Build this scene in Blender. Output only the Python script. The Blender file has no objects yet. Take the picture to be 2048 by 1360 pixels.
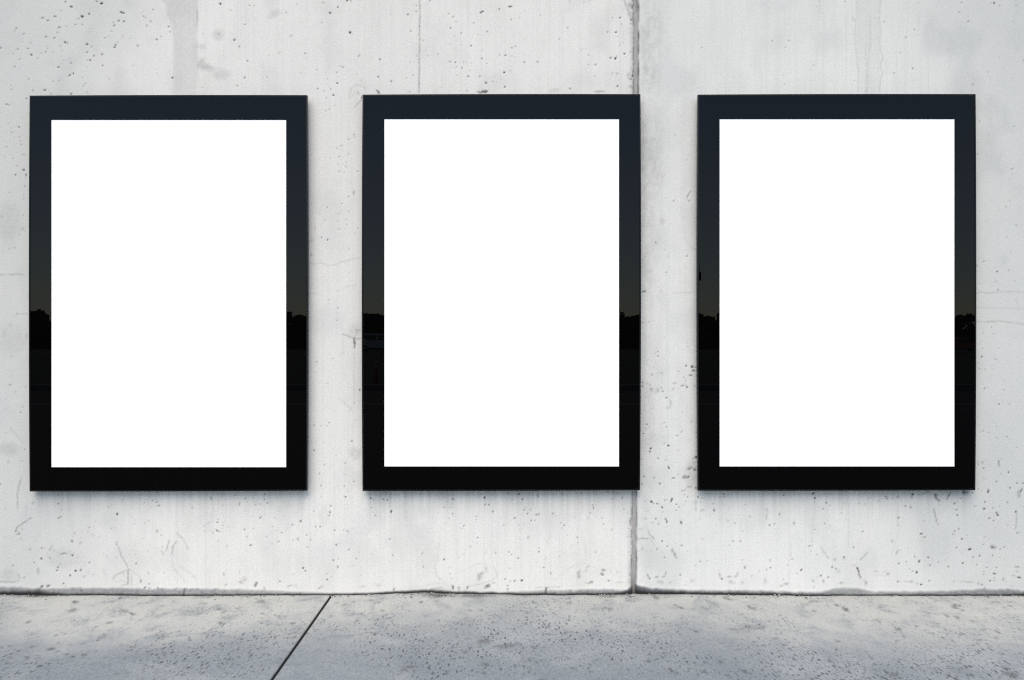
import bpy, bmesh, math, random
import numpy as np
from mathutils import Vector

# ---------------------------------------------------------------- camera, light, exposure
SC = bpy.context.scene
COL = SC.collection
S = 396.6            # photo pixels per metre in the plane of the wall
H = 1.286            # eye height
D = 4.5              # camera to wall
W2, H2 = 1024.0, 680.0

cam_d = bpy.data.cameras.new('camera')
cam_d.sensor_width = 36.0
cam_d.lens = 36.0 * D / (2048.0 / S)
cam_d.clip_start = 0.05
cam_d.clip_end = 3000.0
cam = bpy.data.objects.new('camera', cam_d)
COL.objects.link(cam)
cam.location = (0, -D, H)
cam.rotation_euler = (math.radians(90), 0, 0)
SC.camera = cam

SUN_DIR = Vector((-0.13, -0.74, 1.0)).normalized()
SUN_ELEV = math.asin(SUN_DIR.z)
SUN_ROT = math.atan2(SUN_DIR.x, SUN_DIR.y)

world = bpy.data.worlds.new('World')
SC.world = world
world.use_nodes = True
wn = world.node_tree
bg = wn.nodes['Background']
sky = wn.nodes.new('ShaderNodeTexSky')
sky.sky_type = 'NISHITA'
sky.sun_disc = False
sky.sun_elevation = SUN_ELEV
sky.sun_rotation = SUN_ROT
sky.air_density = 1.0
sky.dust_density = 0.15
sky.ozone_density = 1.6
pale = wn.nodes.new('ShaderNodeHueSaturation')      # thin high cloud: a paler sky, the same all round
pale.inputs['Saturation'].default_value = 0.85
wn.links.new(sky.outputs['Color'], pale.inputs['Color'])
wn.links.new(pale.outputs['Color'], bg.inputs['Color'])
bg.inputs['Strength'].default_value = 0.095

sun_d = bpy.data.lights.new('sun', 'SUN')
sun_d.energy = 1.5
sun_d.angle = math.radians(54)
sun_d.color = (1.0, 0.86, 0.67)
sun = bpy.data.objects.new('sun', sun_d)
COL.objects.link(sun)
sun.rotation_euler = SUN_DIR.to_track_quat('Z', 'Y').to_euler()
sun.location = (-3, -6, 8)

SC.view_settings.view_transform = 'Standard'
SC.view_settings.look = 'None'
SC.view_settings.exposure = 1.39
SC.view_settings.gamma = 1.0
SC.cycles.filter_width = 1.1
SC.cycles.use_denoising = False      # keep the fine grain of the concrete
SC.view_settings.use_curve_mapping = False

rng = np.random.default_rng(7)
random.seed(7)

# ---------------------------------------------------------------- helpers
def tag(o, label=None, cat=None, group=None, kind=None):
    if label: o['label'] = label
    if cat: o['category'] = cat
    if group: o['group'] = group
    if kind: o['kind'] = kind
    return o

def empty(name, loc=(0, 0, 0)):
    o = bpy.data.objects.new(name, None)
    o.empty_display_size = 0.2
    o.location = loc
    COL.objects.link(o)
    return o

def link(name, me, mat, parent=None, smooth=False):
    o = bpy.data.objects.new(name, me)
    COL.objects.link(o)
    if mat and not me.materials:
        me.materials.append(mat)
    if parent: o.parent = parent
    if smooth:
        me.polygons.foreach_set('use_smooth', np.ones(len(me.polygons), dtype=bool))
    return o

def from_bm(name, bm, mat, parent=None, smooth=False):
    me = bpy.data.meshes.new(name)
    bm.normal_update()
    bm.to_mesh(me)
    bm.free()
    return link(name, me, mat, parent, smooth)

def add_box(bm, c, d, bev=0.0, seg=2):
    r = bmesh.ops.create_cube(bm, size=1.0)
    vs = r['verts']
    for v in vs:
        v.co = Vector((c[0] + v.co.x * d[0], c[1] + v.co.y * d[1], c[2] + v.co.z * d[2]))
    if bev > 0:
        es = list({e for v in vs for e in v.link_edges})
        bmesh.ops.bevel(bm, geom=es, offset=bev, segments=seg, affect='EDGES', profile=0.6)

def add_cyl(bm, p0, p1, r0, r1=None, n=20):
    p0, p1 = Vector(p0), Vector(p1)
    r1 = r0 if r1 is None else r1
    q = (p1 - p0).to_track_quat('Z', 'Y').to_matrix().to_4x4()
    r = bmesh.ops.create_cone(bm, cap_ends=True, segments=n, radius1=r0, radius2=r1, depth=(p1 - p0).length)
    for v in r['verts']:
        v.co = (q @ v.co) + (p0 + p1) / 2

def extrude_profile(bm, pts, x0, x1):
    """pts in (y,z), extruded along x"""
    a = [bm.verts.new((x0, p[0], p[1])) for p in pts]
    b = [bm.verts.new((x1, p[0], p[1])) for p in pts]
    n = len(pts)
    bm.faces.new(a); bm.faces.new(b[::-1])
    for i in range(n):
        bm.faces.new((a[i], b[i], b[(i + 1) % n], a[(i + 1) % n]))
    bmesh.ops.recalc_face_normals(bm, faces=bm.faces)

def simple_mat(name, col, rough=0.5, spec=0.5, metal=0.0):
    m = bpy.data.materials.new(name)
    m.use_nodes = True
    b = m.node_tree.nodes['Principled BSDF']
    b.inputs['Base Color'].default_value = (*col, 1)
    b.inputs['Roughness'].default_value = rough
    b.inputs['Specular IOR Level'].default_value = spec
    b.inputs['Metallic'].default_value = metal
    return m

class NT:
    """small helper round a node tree"""
    def __init__(s, name):
        s.m = bpy.data.materials.new(name)
        s.m.use_nodes = True
        s.t = s.m.node_tree
        s.b = s.t.nodes['Principled BSDF']
    def n(s, typ, **kw):
        nd = s.t.nodes.new(typ)
        for k, v in kw.items(): setattr(nd, k, v)
        return nd
    def l(s, a, b): s.t.links.new(a, b)
    def put(s, sock, v):
        if hasattr(v, 'is_linked') or hasattr(v, 'links'): s.l(v, sock)
        else: sock.default_value = v
    def math(s, op, a, b=0.0, c=None, clamp=False):
        nd = s.n('ShaderNodeMath', operation=op, use_clamp=clamp)
        s.put(nd.inputs[0], a); s.put(nd.inputs[1], b)
        if c is not None: s.put(nd.inputs[2], c)
        return nd.outputs[0]
    def ramp(s, v, a, b, lo=0.0, hi=1.0):
        nd = s.n('ShaderNodeMapRange', clamp=True)
        nd.interpolation_type = 'SMOOTHSTEP'
        s.put(nd.inputs['Value'], v)
        nd.inputs['From Min'].default_value = a; nd.inputs['From Max'].default_value = b
        nd.inputs['To Min'].default_value = lo; nd.inputs['To Max'].default_value = hi
        return nd.outputs['Result']
    def pos(s, scale=(1, 1, 1), loc=(0, 0, 0)):
        g = s.n('ShaderNodeTexCoord')
        mp = s.n('ShaderNodeMapping')
        mp.inputs['Scale'].default_value = scale
        mp.inputs['Location'].default_value = loc
        s.l(g.outputs['Object'], mp.inputs['Vector'])
        return mp.outputs['Vector']
    def noise(s, vec, scale, detail=4.0, rough=0.55, dist=0.0):
        nd = s.n('ShaderNodeTexNoise')
        s.l(vec, nd.inputs['Vector'])
        nd.inputs['Scale'].default_value = scale
        nd.inputs['Detail'].default_value = detail
        nd.inputs['Roughness'].default_value = rough
        nd.inputs['Distortion'].default_value = dist
        return nd.outputs['Fac']
    def voro(s, vec, scale, out='Distance', rand=1.0):
        nd = s.n('ShaderNodeTexVoronoi')
        s.l(vec, nd.inputs['Vector'])
        nd.inputs['Scale'].default_value = scale
        nd.inputs['Randomness'].default_value = rand
        return nd.outputs
    def mix(s, f, a, b, mode='MIX'):
        nd = s.n('ShaderNodeMix', data_type='RGBA', blend_type=mode)
        s.put(nd.inputs[0], f)
        for i, v in ((6, a), (7, b)):
            if isinstance(v, tuple): nd.inputs[i].default_value = (*v, 1)
            else: s.l(v, nd.inputs[i])
        return nd.outputs[2]
    def attr(s, name):
        return s.n('ShaderNodeAttribute', attribute_name=name).outputs['Fac']
    def bump(s, h, strength, dist, prev=None):
        nd = s.n('ShaderNodeBump')
        nd.inputs['Strength'].default_value = strength
        nd.inputs['Distance'].default_value = dist
        s.l(h, nd.inputs['Height'])
        if prev is not None: s.l(prev, nd.inputs['Normal'])
        return nd.outputs['Normal']

# value noise in numpy -------------------------------------------------------
def _hash(ix, iy, seed):
    with np.errstate(over='ignore'):
        h = (ix.astype(np.int64).astype(np.uint32) * np.uint32(374761393)
             + iy.astype(np.int64).astype(np.uint32) * np.uint32(668265263) + np.uint32(seed * 1442695041 % 4294967296))
        h = (h ^ (h >> np.uint32(13))) * np.uint32(1274126177)
        h = h ^ (h >> np.uint32(16))
    return h.astype(np.float64) / 4294967295.0

def vnoise(x, y, seed=0):
    x, y = np.broadcast_arrays(np.asarray(x, float), np.asarray(y, float))
    ix, iy = np.floor(x), np.floor(y)
    fx, fy = x - ix, y - iy
    fx = fx * fx * (3 - 2 * fx); fy = fy * fy * (3 - 2 * fy)
    a = _hash(ix, iy, seed); b = _hash(ix + 1, iy, seed)
    c = _hash(ix, iy + 1, seed); d = _hash(ix + 1, iy + 1, seed)
    return (a * (1 - fx) + b * fx) * (1 - fy) + (c * (1 - fx) + d * fx) * fy

def fbm(x, y, seed=0, octv=4, gain=0.5):
    t, amp, tot = 0.0, 1.0, 0.0
    for k in range(octv):
        t = t + amp * vnoise(x * 2 ** k, y * 2 ** k, seed + 17 * k)
        tot += amp; amp *= gain
    return t / tot

def sstep(x, a, b):
    t = np.clip((x - a) / (b - a), 0, 1)
    return t * t * (3 - 2 * t)

# ---------------------------------------------------------------- marks of wear
U0, V0 = -160, -40
UW, VH = 2368, 1440
PIT = np.zeros((VH, UW), np.float32)      # blow holes and chips
DIRT = np.zeros((VH, UW), np.float32)     # grey scuffs and stains
UU, VV = np.meshgrid(np.arange(UW) + U0 + 0.5, np.arange(VH) + V0 + 0.5)
WARP_A = (fbm(UU / 5.0, VV / 5.0, 3, 3) - 0.5).astype(np.float32)
WARP_B = (fbm(UU / 5.0, VV / 5.0, 9, 3) - 0.5).astype(np.float32)
GRAIN = fbm(UU / 3.2, VV / 3.2, 21, 3).astype(np.float32)

def spot(u, v, rx, ry, ang, d, force=None):
    R = max(rx, ry) * 1.9 + 3
    i0, i1 = int(max(0, v - R - V0)), int(min(VH, v + R - V0 + 1))
    j0, j1 = int(max(0, u - R - U0)), int(min(UW, u + R - U0 + 1))
    if i1 <= i0 or j1 <= j0: return
    big = max(rx, ry)
    wob = min(min(rx, ry) * 1.9, 7.0)
    x = UU[i0:i1, j0:j1] - u + WARP_A[i0:i1, j0:j1] * wob
    y = VV[i0:i1, j0:j1] - v + WARP_B[i0:i1, j0:j1] * wob
    c, s = math.cos(math.radians(ang)), math.sin(math.radians(ang))
    a = (x * c + y * s) / rx
    b = (-x * s + y * c) / ry
    r = np.sqrt(a * a + b * b)
    if force is None: force = 'pit' if d >= 0.45 and big < 6 else 'dirt'
    if force == 'pit':
        r = r * 1.13 + (WARP_A[i0:i1, j0:j1] * .5)
        e = min(0.6, 0.9 / max(0.8, min(rx, ry)))
        m = 1 - sstep(r, 1 - e, 1 + e)
        PIT[i0:i1, j0:j1] = np.maximum(PIT[i0:i1, j0:j1], m * d)
    else:
        m = 1 - sstep(r, 0.45, 1.3)
        g = GRAIN[i0:i1, j0:j1]
        if big > 3.5: m = m * np.clip(0.25 + 1.5 * g, 0, 1.35)
        DIRT[i0:i1, j0:j1] = np.maximum(DIRT[i0:i1, j0:j1], m * d)

def stroke(pts, w, d, force='dirt'):
    us = [p[0] for p in pts]; vs = [p[1] for p in pts]
    R = w * 1.5 + 3
    i0, i1 = int(max(0, min(vs) - R - V0)), int(min(VH, max(vs) + R - V0 + 1))
    j0, j1 = int(max(0, min(us) - R - U0)), int(min(UW, max(us) + R - U0 + 1))
    if i1 <= i0 or j1 <= j0: return
    x = UU[i0:i1, j0:j1] + WARP_A[i0:i1, j0:j1] * 3.0
    y = VV[i0:i1, j0:j1] + WARP_B[i0:i1, j0:j1] * 3.0
    best = np.full(x.shape, 1e9)
    for (ax, ay), (bx, by) in zip(pts[:-1], pts[1:]):
        dx, dy = bx - ax, by - ay
        t = np.clip(((x - ax) * dx + (y - ay) * dy) / (dx * dx + dy * dy + 1e-9), 0, 1)
        best = np.minimum(best, np.hypot(x - ax - t * dx, y - ay - t * dy))
    m = 1 - sstep(best, w * 0.22, w * 0.5 + 0.9)
    m = m * np.clip(0.35 + 1.25 * GRAIN[i0:i1, j0:j1], 0, 1.2)
    A = PIT if force == 'pit' else DIRT
    A[i0:i1, j0:j1] = np.maximum(A[i0:i1, j0:j1], m * d)

def block(x0, y0, k, spots, strokes=(), force=None):
    for t in spots:
        x, y, r, d = t[:4]
        ry = t[4] if len(t) > 4 else r
        an = t[5] if len(t) > 5 else 0
        spot(x0 + x / k, y0 + y / k, max(r / k, 0.7), max(ry / k, 0.7), an, d, force)
    for pts, w, d in strokes:
        stroke([(x0 + x / k, y0 + y / k) for x, y in pts], w / k, d)

K = 5.12
block(0, 0, K, [(670,20,8,.7),(728,68,14,1,9),(990,14,12,.8,6),(1044,34,15,1),(625,110,6,.6),(436,186,16,.5,10),(560,170,18,.55,7),(492,215,10,.6),(840,168,13,1),(912,144,8,.95,11),(795,198,7,.7),(814,194,6,.6),(1240,128,14,1,8,10),(1262,136,14,1,8,-10),(770,252,6,.8),(842,252,6,.7),(604,282,15,.75,6,-15),(680,270,6,.5),(590,335,10,.55),(168,290,8,.6),(150,308,12,.35),(244,352,10,.6),(468,377,11,.55),(555,390,8,.5),(665,434,11,1,8),(688,448,6,.6),(314,437,15,.4,7),(620,463,10,.4),(285,497,12,.45,7),(180,507,9,.45),(5,490,9,.7),(135,550,9,.35),(318,557,11,.65),(465,531,8,.5),(417,543,6,.5),(540,538,6,.6),(640,514,9,.4,5),(202,608,8,.8),(385,600,7,.5),(150,685,7,.6),(890,452,10,1,7),(935,478,6,.5),(893,538,9,1,6),(965,575,10,.6),(1044,560,9,.6),(922,618,8,.8),(893,618,7,.45),(726,646,8,.55),(710,604,6,.4),(650,610,6,.35),(1052,676,8,.6),(600,688,13,.8,6),(752,752,11,.8),(710,774,11,.75,6,-40),(846,798,7,.45),(868,856,6,.8),(855,884,6,.5),(1120,810,7,.6),(456,919,13,.85,6),(337,928,7,.6),(118,917,7,.5),(110,872,6,.4),(545,834,6,.5),(604,826,6,.45),(290,808,6,.5),(727,963,8,.8),(522,966,8,.6),(893,945,9,.4),(270,1008,7,.6),(1170,260,13,.7,6,-35),(1215,213,9,.8),(1264,219,8,.85),(1157,234,6,.6),(1143,323,8,.5,5),(1082,388,7,.9),(1114,375,7,.6),(1186,464,14,.6,9,-30),(1170,485,10,.9,6),(1204,428,8,.4),(1410,470,14,.8,4,25),(1470,167,7,.8),(1490,180,9,.4),(1545,220,7,.8),(1502,266,6,.6),(1567,99,9,.9,5),(1728,277,9,.9,6),(1741,326,6,.7),(1594,350,4,.7),(1604,405,12,.9,5,20),(1650,382,7,.6),(1767,797,11,.8,8),(1690,856,5,.4),(1330,392,6,.4),(1255,383,7,.4),(1257,357,6,.4),(940,294,12,.4,4,15)])
block(400, 0, K, [(207,38,9,1,12),(505,57,5,.7),(555,57,6,.6),(316,102,6,.5),(458,251,6,.7),(428,201,5,.4),(192,352,11,.8,5,40),(351,412,9,1,11),(403,480,6,.8,10),(30,345,7,.5),(486,625,7,.7),(457,797,7,.9,9,-30),(382,880,9,.8,6,30),(27,897,6,.7),(812,542,11,.4),(932,365,24,.26,14,-35),(880,125,12,.35),(992,45,13,.2),(1262,22,11,.35),(1328,129,12,.9,9),(1408,70,7,.9),(1505,3,9,.9),(1546,11,7,.8),(1246,230,5,.6),(1076,545,8,.8,5),(1088,594,4,.5,8),(1535,330,11,.9,13,-30),(1555,352,5,.7),(1193,717,6,.6),(1437,680,5,.6),(1467,687,7,.7),(1398,744,6,.5),(1634,564,6,.6),(1623,580,6,.6),(1842,610,13,.8,5,-35),(1825,787,12,.9,5,45),(1958,833,8,.8),(1402,854,11,1,6,20),(1206,910,9,.9,6,20),(1338,913,4,.8,8),(1272,933,5,.6,9),(1365,973,8,.6),(1285,765,4,.5,8),(1302,805,4,.5,8),(685,790,6,.5),(640,795,5,.4),(1028,748,6,.5),(706,570,5,.6),(628,384,5,.4),(1652,827,5,.6),(1602,760,6,.4),(1950,148,7,.35),
  (760,140,80,.13,45,-25),(190,350,70,.13,60),(180,400,40,.12,20),(60,690,110,.2,40,10),(20,640,40,.2,60),(220,760,100,.12,60),(20,480,40,.12,40),(1620,960,22,.2,22)],
 [([(1810,922),(1822,930),(1835,957)],7,1.0),([(1654,985),(1654,1008)],8,1.0),([(1535,1010),(1530,960),(1550,900),(1600,872),(1660,872),(1690,905),(1698,930)],16,.13),([(1600,1020),(1560,980),(1590,930)],12,.08)])
block(800, 0, K, [(310,3,7,.7),(80,148,8,.7),(168,120,6,.8,10),(168,57,5,.6),(500,140,7,.6),(544,173,7,.9),(448,165,7,.4),(516,287,7,.8),(630,343,6,.9),(557,375,5,.6),(830,128,13,1,9,-22),(848,118,13,1,6,-10),(1019,96,8,1),(754,238,8,.6,5,-50),(1032,277,8,.8,4),(1140,204,6,.7),(890,322,6,.7),(797,355,5,.5),(1224,184,5,.5),(1273,118,4,.5),(1438,160,7,.7,4),(1720,288,8,.6),(111,322,8,.6),(235,416,7,.6,4),(725,470,9,.8,6),(514,455,5,.5),(629,460,6,.4),(837,513,14,.35,6),(838,601,9,.8,5),(890,650,6,.6),(1024,561,7,.8),(1080,568,11,.9,5),(1148,573,13,.35,6),(1145,489,7,.7),(1180,479,6,.6),(512,632,7,.8),(569,638,9,.9,6),(651,640,5,.5),(731,643,5,.6),(577,690,6,.6),(633,698,5,.8,9),(1270,641,9,.7,6,30),(1408,638,13,.8,5),(1066,745,9,1),(1130,726,14,.3,6),(817,783,8,.6),(695,782,8,.8),(583,775,5,.6),(881,851,8,.9,11),(952,840,6,.7),(1075,889,7,.7,13,30),(1044,811,5,.6),(1041,911,4,.6),(685,932,7,.7,5),(1742,911,9,.7,6,40),(1622,912,5,.4),(1929,660,6,.6),(1930,565,6,.6),(2003,664,7,1),(1995,783,6,.7),(1858,518,6,.5),(1631,402,4,.5,8),(101,636,7,.6,5),(132,775,7,.6),(283,575,6,.6),(260,512,5,.4),(390,550,8,.4),(168,577,5,.6),(1883,25,6,.5),(1735,14,7,.4),(1940,10,5,.5),(102,938,13,.3,9),(840,942,56,.6,13),(870,935,26,.6,12),(2020,940,50,.3,12),(1580,930,60,.1,30),(1120,70,9,.9,5),
  (203,57,5,.5),(200,184,4,.6),(201,265,5,.7),(200,607,4,.6),(198,754,6,.7,4)],
 [([(204,-40),(203,200),(200,500),(196,760),(194,955)],3.6,.62),([(1112,72),(1128,74),(1146,64)],5,1.0)])
block(1200, 0, K, [(204,184,8,.9),(127,184,5,.6),(163,328,8,.8),(77,328,7,.6),(178,372,6,.4),(223,252,4,.6,9),(310,247,6,.7),(290,290,5,.6),(242,440,5,.6),(203,463,6,.5),(108,595,11,.9,7,-15),(157,600,9,.9),(172,578,5,.7),(249,553,10,.7),(310,535,4,.6,9),(262,582,5,.5),(127,754,6,.7),(175,755,4,.6,10),(175,771,8,.6,4),(178,884,11,.8,6,-25),(1045,488,8,.7,4),(948,538,6,.4),(1768,421,8,.45),(1934,417,5,.6,8),(1904,488,6,.6),(1880,774,4,.5),(1887,866,3,.5,7),(1545,668,6,.4),(1330,930,7,.4),
  (335,778,11,.95,7,-30),(345,755,7,.8,12),(318,812,7,.7,9),(320,885,30,.3,22),(320,205,10,.7,8),(338,200,6,.7),(310,40,26,.25,40),(305,120,26,.15,60),(348,180,5,.6,14),(350,660,6,.6,14),(352,725,5,.5,14),(10,938,50,.4,10),(310,780,40,.2,60),],
 [([(248,5),(275,75),(300,160),(335,215),(355,240)],3,.6),([(425,270),(470,275),(520,268)],4,.25),([(430,330),(480,340),(510,335)],4,.22),([(490,330),(480,400)],4,.25),([(440,380),(490,400)],4,.2),([(470,640),(500,700),(490,760)],5,.2)])
K5 = 2048 / 448
block(1600, 0, K5, [(156,65,5,.5),(410,20,6,.5),(490,180,5,.7),(482,162,4,.5),(768,200,9,.35),(1084,24,7,.4),(1456,114,6,.6),(1475,24,6,.5),(1540,195,7,.9),(1776,31,7,.9),(1750,27,6,.5),(1827,56,7,.5),(1048,277,7,.5),(1080,318,7,.3),(964,342,8,.5),(919,485,6,.5),(1034,628,8,.5),(861,669,6,.7),(1105,552,6,.3),(1350,457,8,.3),(1578,775,7,.5),(1723,663,5,.5),(2045,555,14,.3),(1952,196,8,.3),(1820,528,5,.3),(128,594,7,.4),(836,825,5,.3),(290,737,6,.3)],
 [([(515,-20),(520,90),(505,200),(500,400),(520,520),(535,640),(530,840)],9,.16),([(735,-20),(728,200),(740,320),(728,400),(745,480),(765,525),(740,560),(735,610),(752,660),(738,740),(725,840)],8,.2),
  ([(645,150),(640,280),(645,380),(630,500),(620,600),(610,840)],10,.2),([(610,380),(600,480),(612,600)],8,.15),([(150,470),(155,600)],5,.12),([(180,-10),(182,120)],5,.12),([(425,140),(420,840)],6,.07),([(1085,120),(1080,300)],5,.1),([(960,300),(955,840)],5,.08),([(880,440),(875,840)],5,.07),([(1375,320),(1370,640)],6,.08)])
block(0, 980, K, [(600,52,7,.6),(598,143,8,.7),(717,108,6,.4),(734,98,5,.4),(620,280,9,.9),(598,290,7,.7),(632,205,7,.5),(716,201,6,.4),(330,130,14,.35),(322,197,5,.4),(925,55,6,.4),(1080,108,7,.4),(1018,160,6,.5),(1258,108,6,.5),(1200,240,11,.7,7,-30),(1196,252,8,.7),(1143,160,5,.5),(1113,177,6,.5),(1061,241,6,.4),(975,318,6,.4),(910,280,6,.3),(1478,133,7,.7),(1558,108,6,.7),(1608,122,8,.9),(1628,160,18,.45,8,-15),(1550,177,5,.6),(1450,147,6,.4),(1705,158,5,.4),(1968,185,13,.35),(1342,262,5,.4),(1422,200,5,.4),(1388,305,6,.4),(1378,345,6,.45),(1484,345,5,.6),(1142,391,6,.8),(1180,386,5,.5),(912,389,7,.5),(898,422,6,.4),(1020,372,5,.3),(960,386,5,.3),(764,445,9,.4),(940,450,7,.35),(960,466,7,.4),(1020,485,6,.5),(826,491,6,.4),(164,423,9,.6),(190,445,16,.4),(225,397,8,.35),(210,500,22,.3,7,-35),(225,520,10,.25,5,-35),(50,487,14,.25,5,-40),(732,526,8,.6),(686,546,6,.3),(820,540,22,.3,8,-60),(425,597,8,.6),(449,598,4,.6),(303,603,13,.25),(535,575,26,.2,10,-55),(510,605,14,.4,8,-50),(388,630,7,.4),(555,618,16,.3,6,-50),(420,703,11,1,7,35),(510,699,8,.6),(350,747,8,.5),(130,776,8,.6),(655,650,30,.45,9),(720,630,9,.4),(742,668,10,.9),(620,655,14,.4,7),(593,795,7,.8,12),(580,825,13,.8,6,-25),(612,764,6,.5),(772,830,9,.8),(826,822,16,.55,8,-50),(717,877,9,.8,11),(865,740,8,.4),(866,772,6,.4),(917,742,9,.55),(905,840,9,.35),(960,860,9,.3),(247,900,8,.7),(647,962,8,.9),(673,984,8,.4),(430,990,18,.6,10,-25),(490,985,22,.5,10,-20),(838,1033,9,.8,6),(390,840,20,.22,45),(865,885,12,.25),(1095,682,7,.4),(1187,688,8,.4),(1060,650,8,.25),(1393,757,10,.45),(1518,850,8,.4,22,-20),(1460,497,9,.3),(1662,580,8,.4),(1587,598,7,.35),(1573,742,6,.4),(1525,965,7,.9),(1440,935,10,.5,18,20),(1480,1000,14,.6,7,-30),(1530,1003,20,.4,6,15),(1612,1005,8,.5),(1682,848,6,.7),(1722,912,5,.4),(1610,420,16,.3),(1650,465,6,.5),(1520,310,16,.25,9),(80,870,100,.1,70),(660,700,200,.07,120)],
 [([(178,10),(180,100),(178,190)],14,.3),([(328,280),(170,385),(163,425)],8,.42),([(1198,530),(1195,560)],12,.35),([(1215,580),(1240,670),(1310,785)],9,.32),([(1315,810),(1310,965)],15,.42),([(1315,815),(1260,835),(1165,885),(1158,915)],9,.32),([(1262,835),(1265,880)],8,.25),([(1310,965),(1220,985)],6,.25),([(1170,930),(1300,935)],4,.15),([(1330,815),(1430,880),(1460,960)],6,.2),([(1345,860),(1350,980)],5,.2),([(1735,520),(1715,560),(1703,625)],9,.38),([(1800,525),(1775,570),(1757,650)],9,.4),([(1655,620),(1668,665)],7,.3),([(1810,440),(1890,520),(1930,605)],7,.28),([(1760,640),(1765,780),(1900,950)],7,.15),([(1840,780),(1960,860),(2010,910)],10,.16),([(-100,937),(0,937),(165,940),(195,905),(185,860)],7,.4),([(275,60),(265,280)],4,.2),([(740,60),(742,540)],8,.1),([(1780,1008),(2048,1015)],4,.6),([(1895,1008),(1880,1080)],13,.85),([(1060,820),(1080,890)],8,.15)])
block(400, 980, K, [(114,82,8,.9),(119,103,5,.7),(230,45,6,.7),(220,66,5,.5),(232,160,6,.7),(365,48,8,.5),(405,145,5,.5,20),(375,155,6,.4),(460,90,7,.7),(663,42,6,.9),(660,97,6,.7),(690,131,7,.9),(571,155,6,.6),(571,122,5,.4),(620,145,7,.5),(742,188,5,.5),(790,188,5,.4),(460,212,7,.4),(600,203,6,.4),(616,285,7,.9),(632,270,5,.5),(768,291,6,.5),(862,270,5,.5),(663,260,5,.5),(1032,320,8,.7,12,-30),(1165,217,6,.6),(945,357,8,.7,6,-10),(993,235,5,.3),(895,395,6,.25,18,-35),(180,333,8,.8),(184,302,6,.5),(175,418,20,.9,5,35),(205,425,6,.8),(130,440,8,.35,18),(45,426,5,.6),(237,362,5,.6),(292,380,5,.5),(458,405,9,.7,7),(550,393,6,.8),(480,480,10,.7,5,10),(518,569,9,.7),(184,523,6,.6),(746,376,5,.5),(790,410,10,.4,5,30),(836,440,7,.5),(688,482,7,.5),(804,528,8,.5),(738,548,8,.4),(954,517,5,.7),(1000,500,10,.4),(1010,520,8,.35),(1092,461,6,.8),(1131,515,6,.6),(1103,588,6,.7),(1082,575,5,.4),(1185,377,6,.6),(1230,380,8,.5),(1340,165,7,.8,9),(1330,228,7,.8,10),(1325,260,7,.7),(1493,75,10,.9,7,25),(1470,63,7,.4),(1240,73,8,.3),(1560,70,6,.3),(1378,413,7,.55,12),(1397,563,6,.8,10,-15),(1430,553,5,.5),(1520,425,7,.35,20,-20),(1473,412,6,.5),(1497,420,6,.5),(1560,395,6,.4),(1525,614,6,.7),(1600,704,7,.7),(1630,642,4,.6,7),(1765,665,6,.5),(1363,723,7,.8),(1410,785,11,.4,18,20),(1572,777,6,.5),(1533,790,5,.4),(1652,788,5,.4),(1056,802,8,.8),(1078,833,9,.9,6,15),(957,862,7,.4),(1298,863,7,.6),(1300,919,9,.6),(1343,890,6,.5),(815,936,9,.8,6,30),(1942,505,9,.8,5),(1875,97,7,.9,10),(1917,105,8,.9),(1912,26,8,.9),(1957,222,9,.8,14),(1750,85,7,.9),(1777,98,6,.8),(1757,181,5,.7),(1793,258,6,.6),(1972,672,8,.5),(1942,735,6,.4),(245,860,10,.4,24,-20),(405,840,5,.3,30),(278,580,6,.25,30),(450,915,32,.18,35),(410,945,12,.5,7),(430,955,14,.4,6),(570,970,20,.45,30,35),(265,965,20,.3,10,-30),(925,982,34,.35,10,-15),(985,975,8,.4),(1240,995,30,.4,12,-20),(1220,1010,14,.4),(1660,990,40,.15,14),(1830,975,30,.15,16),(1990,1020,14,.5,20,30),(660,1000,8,.4,18,-20),(40,370,12,.35,6,-30),(100,330,10,.3,6),(1270,270,60,.06,120),(880,130,60,.1,60),(1050,60,90,.08,40),(400,70,300,.07,60)],
 [([(40,370),(70,345),(125,320)],5,.25),([(100,940),(100,1080)],5,.02)])
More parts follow.
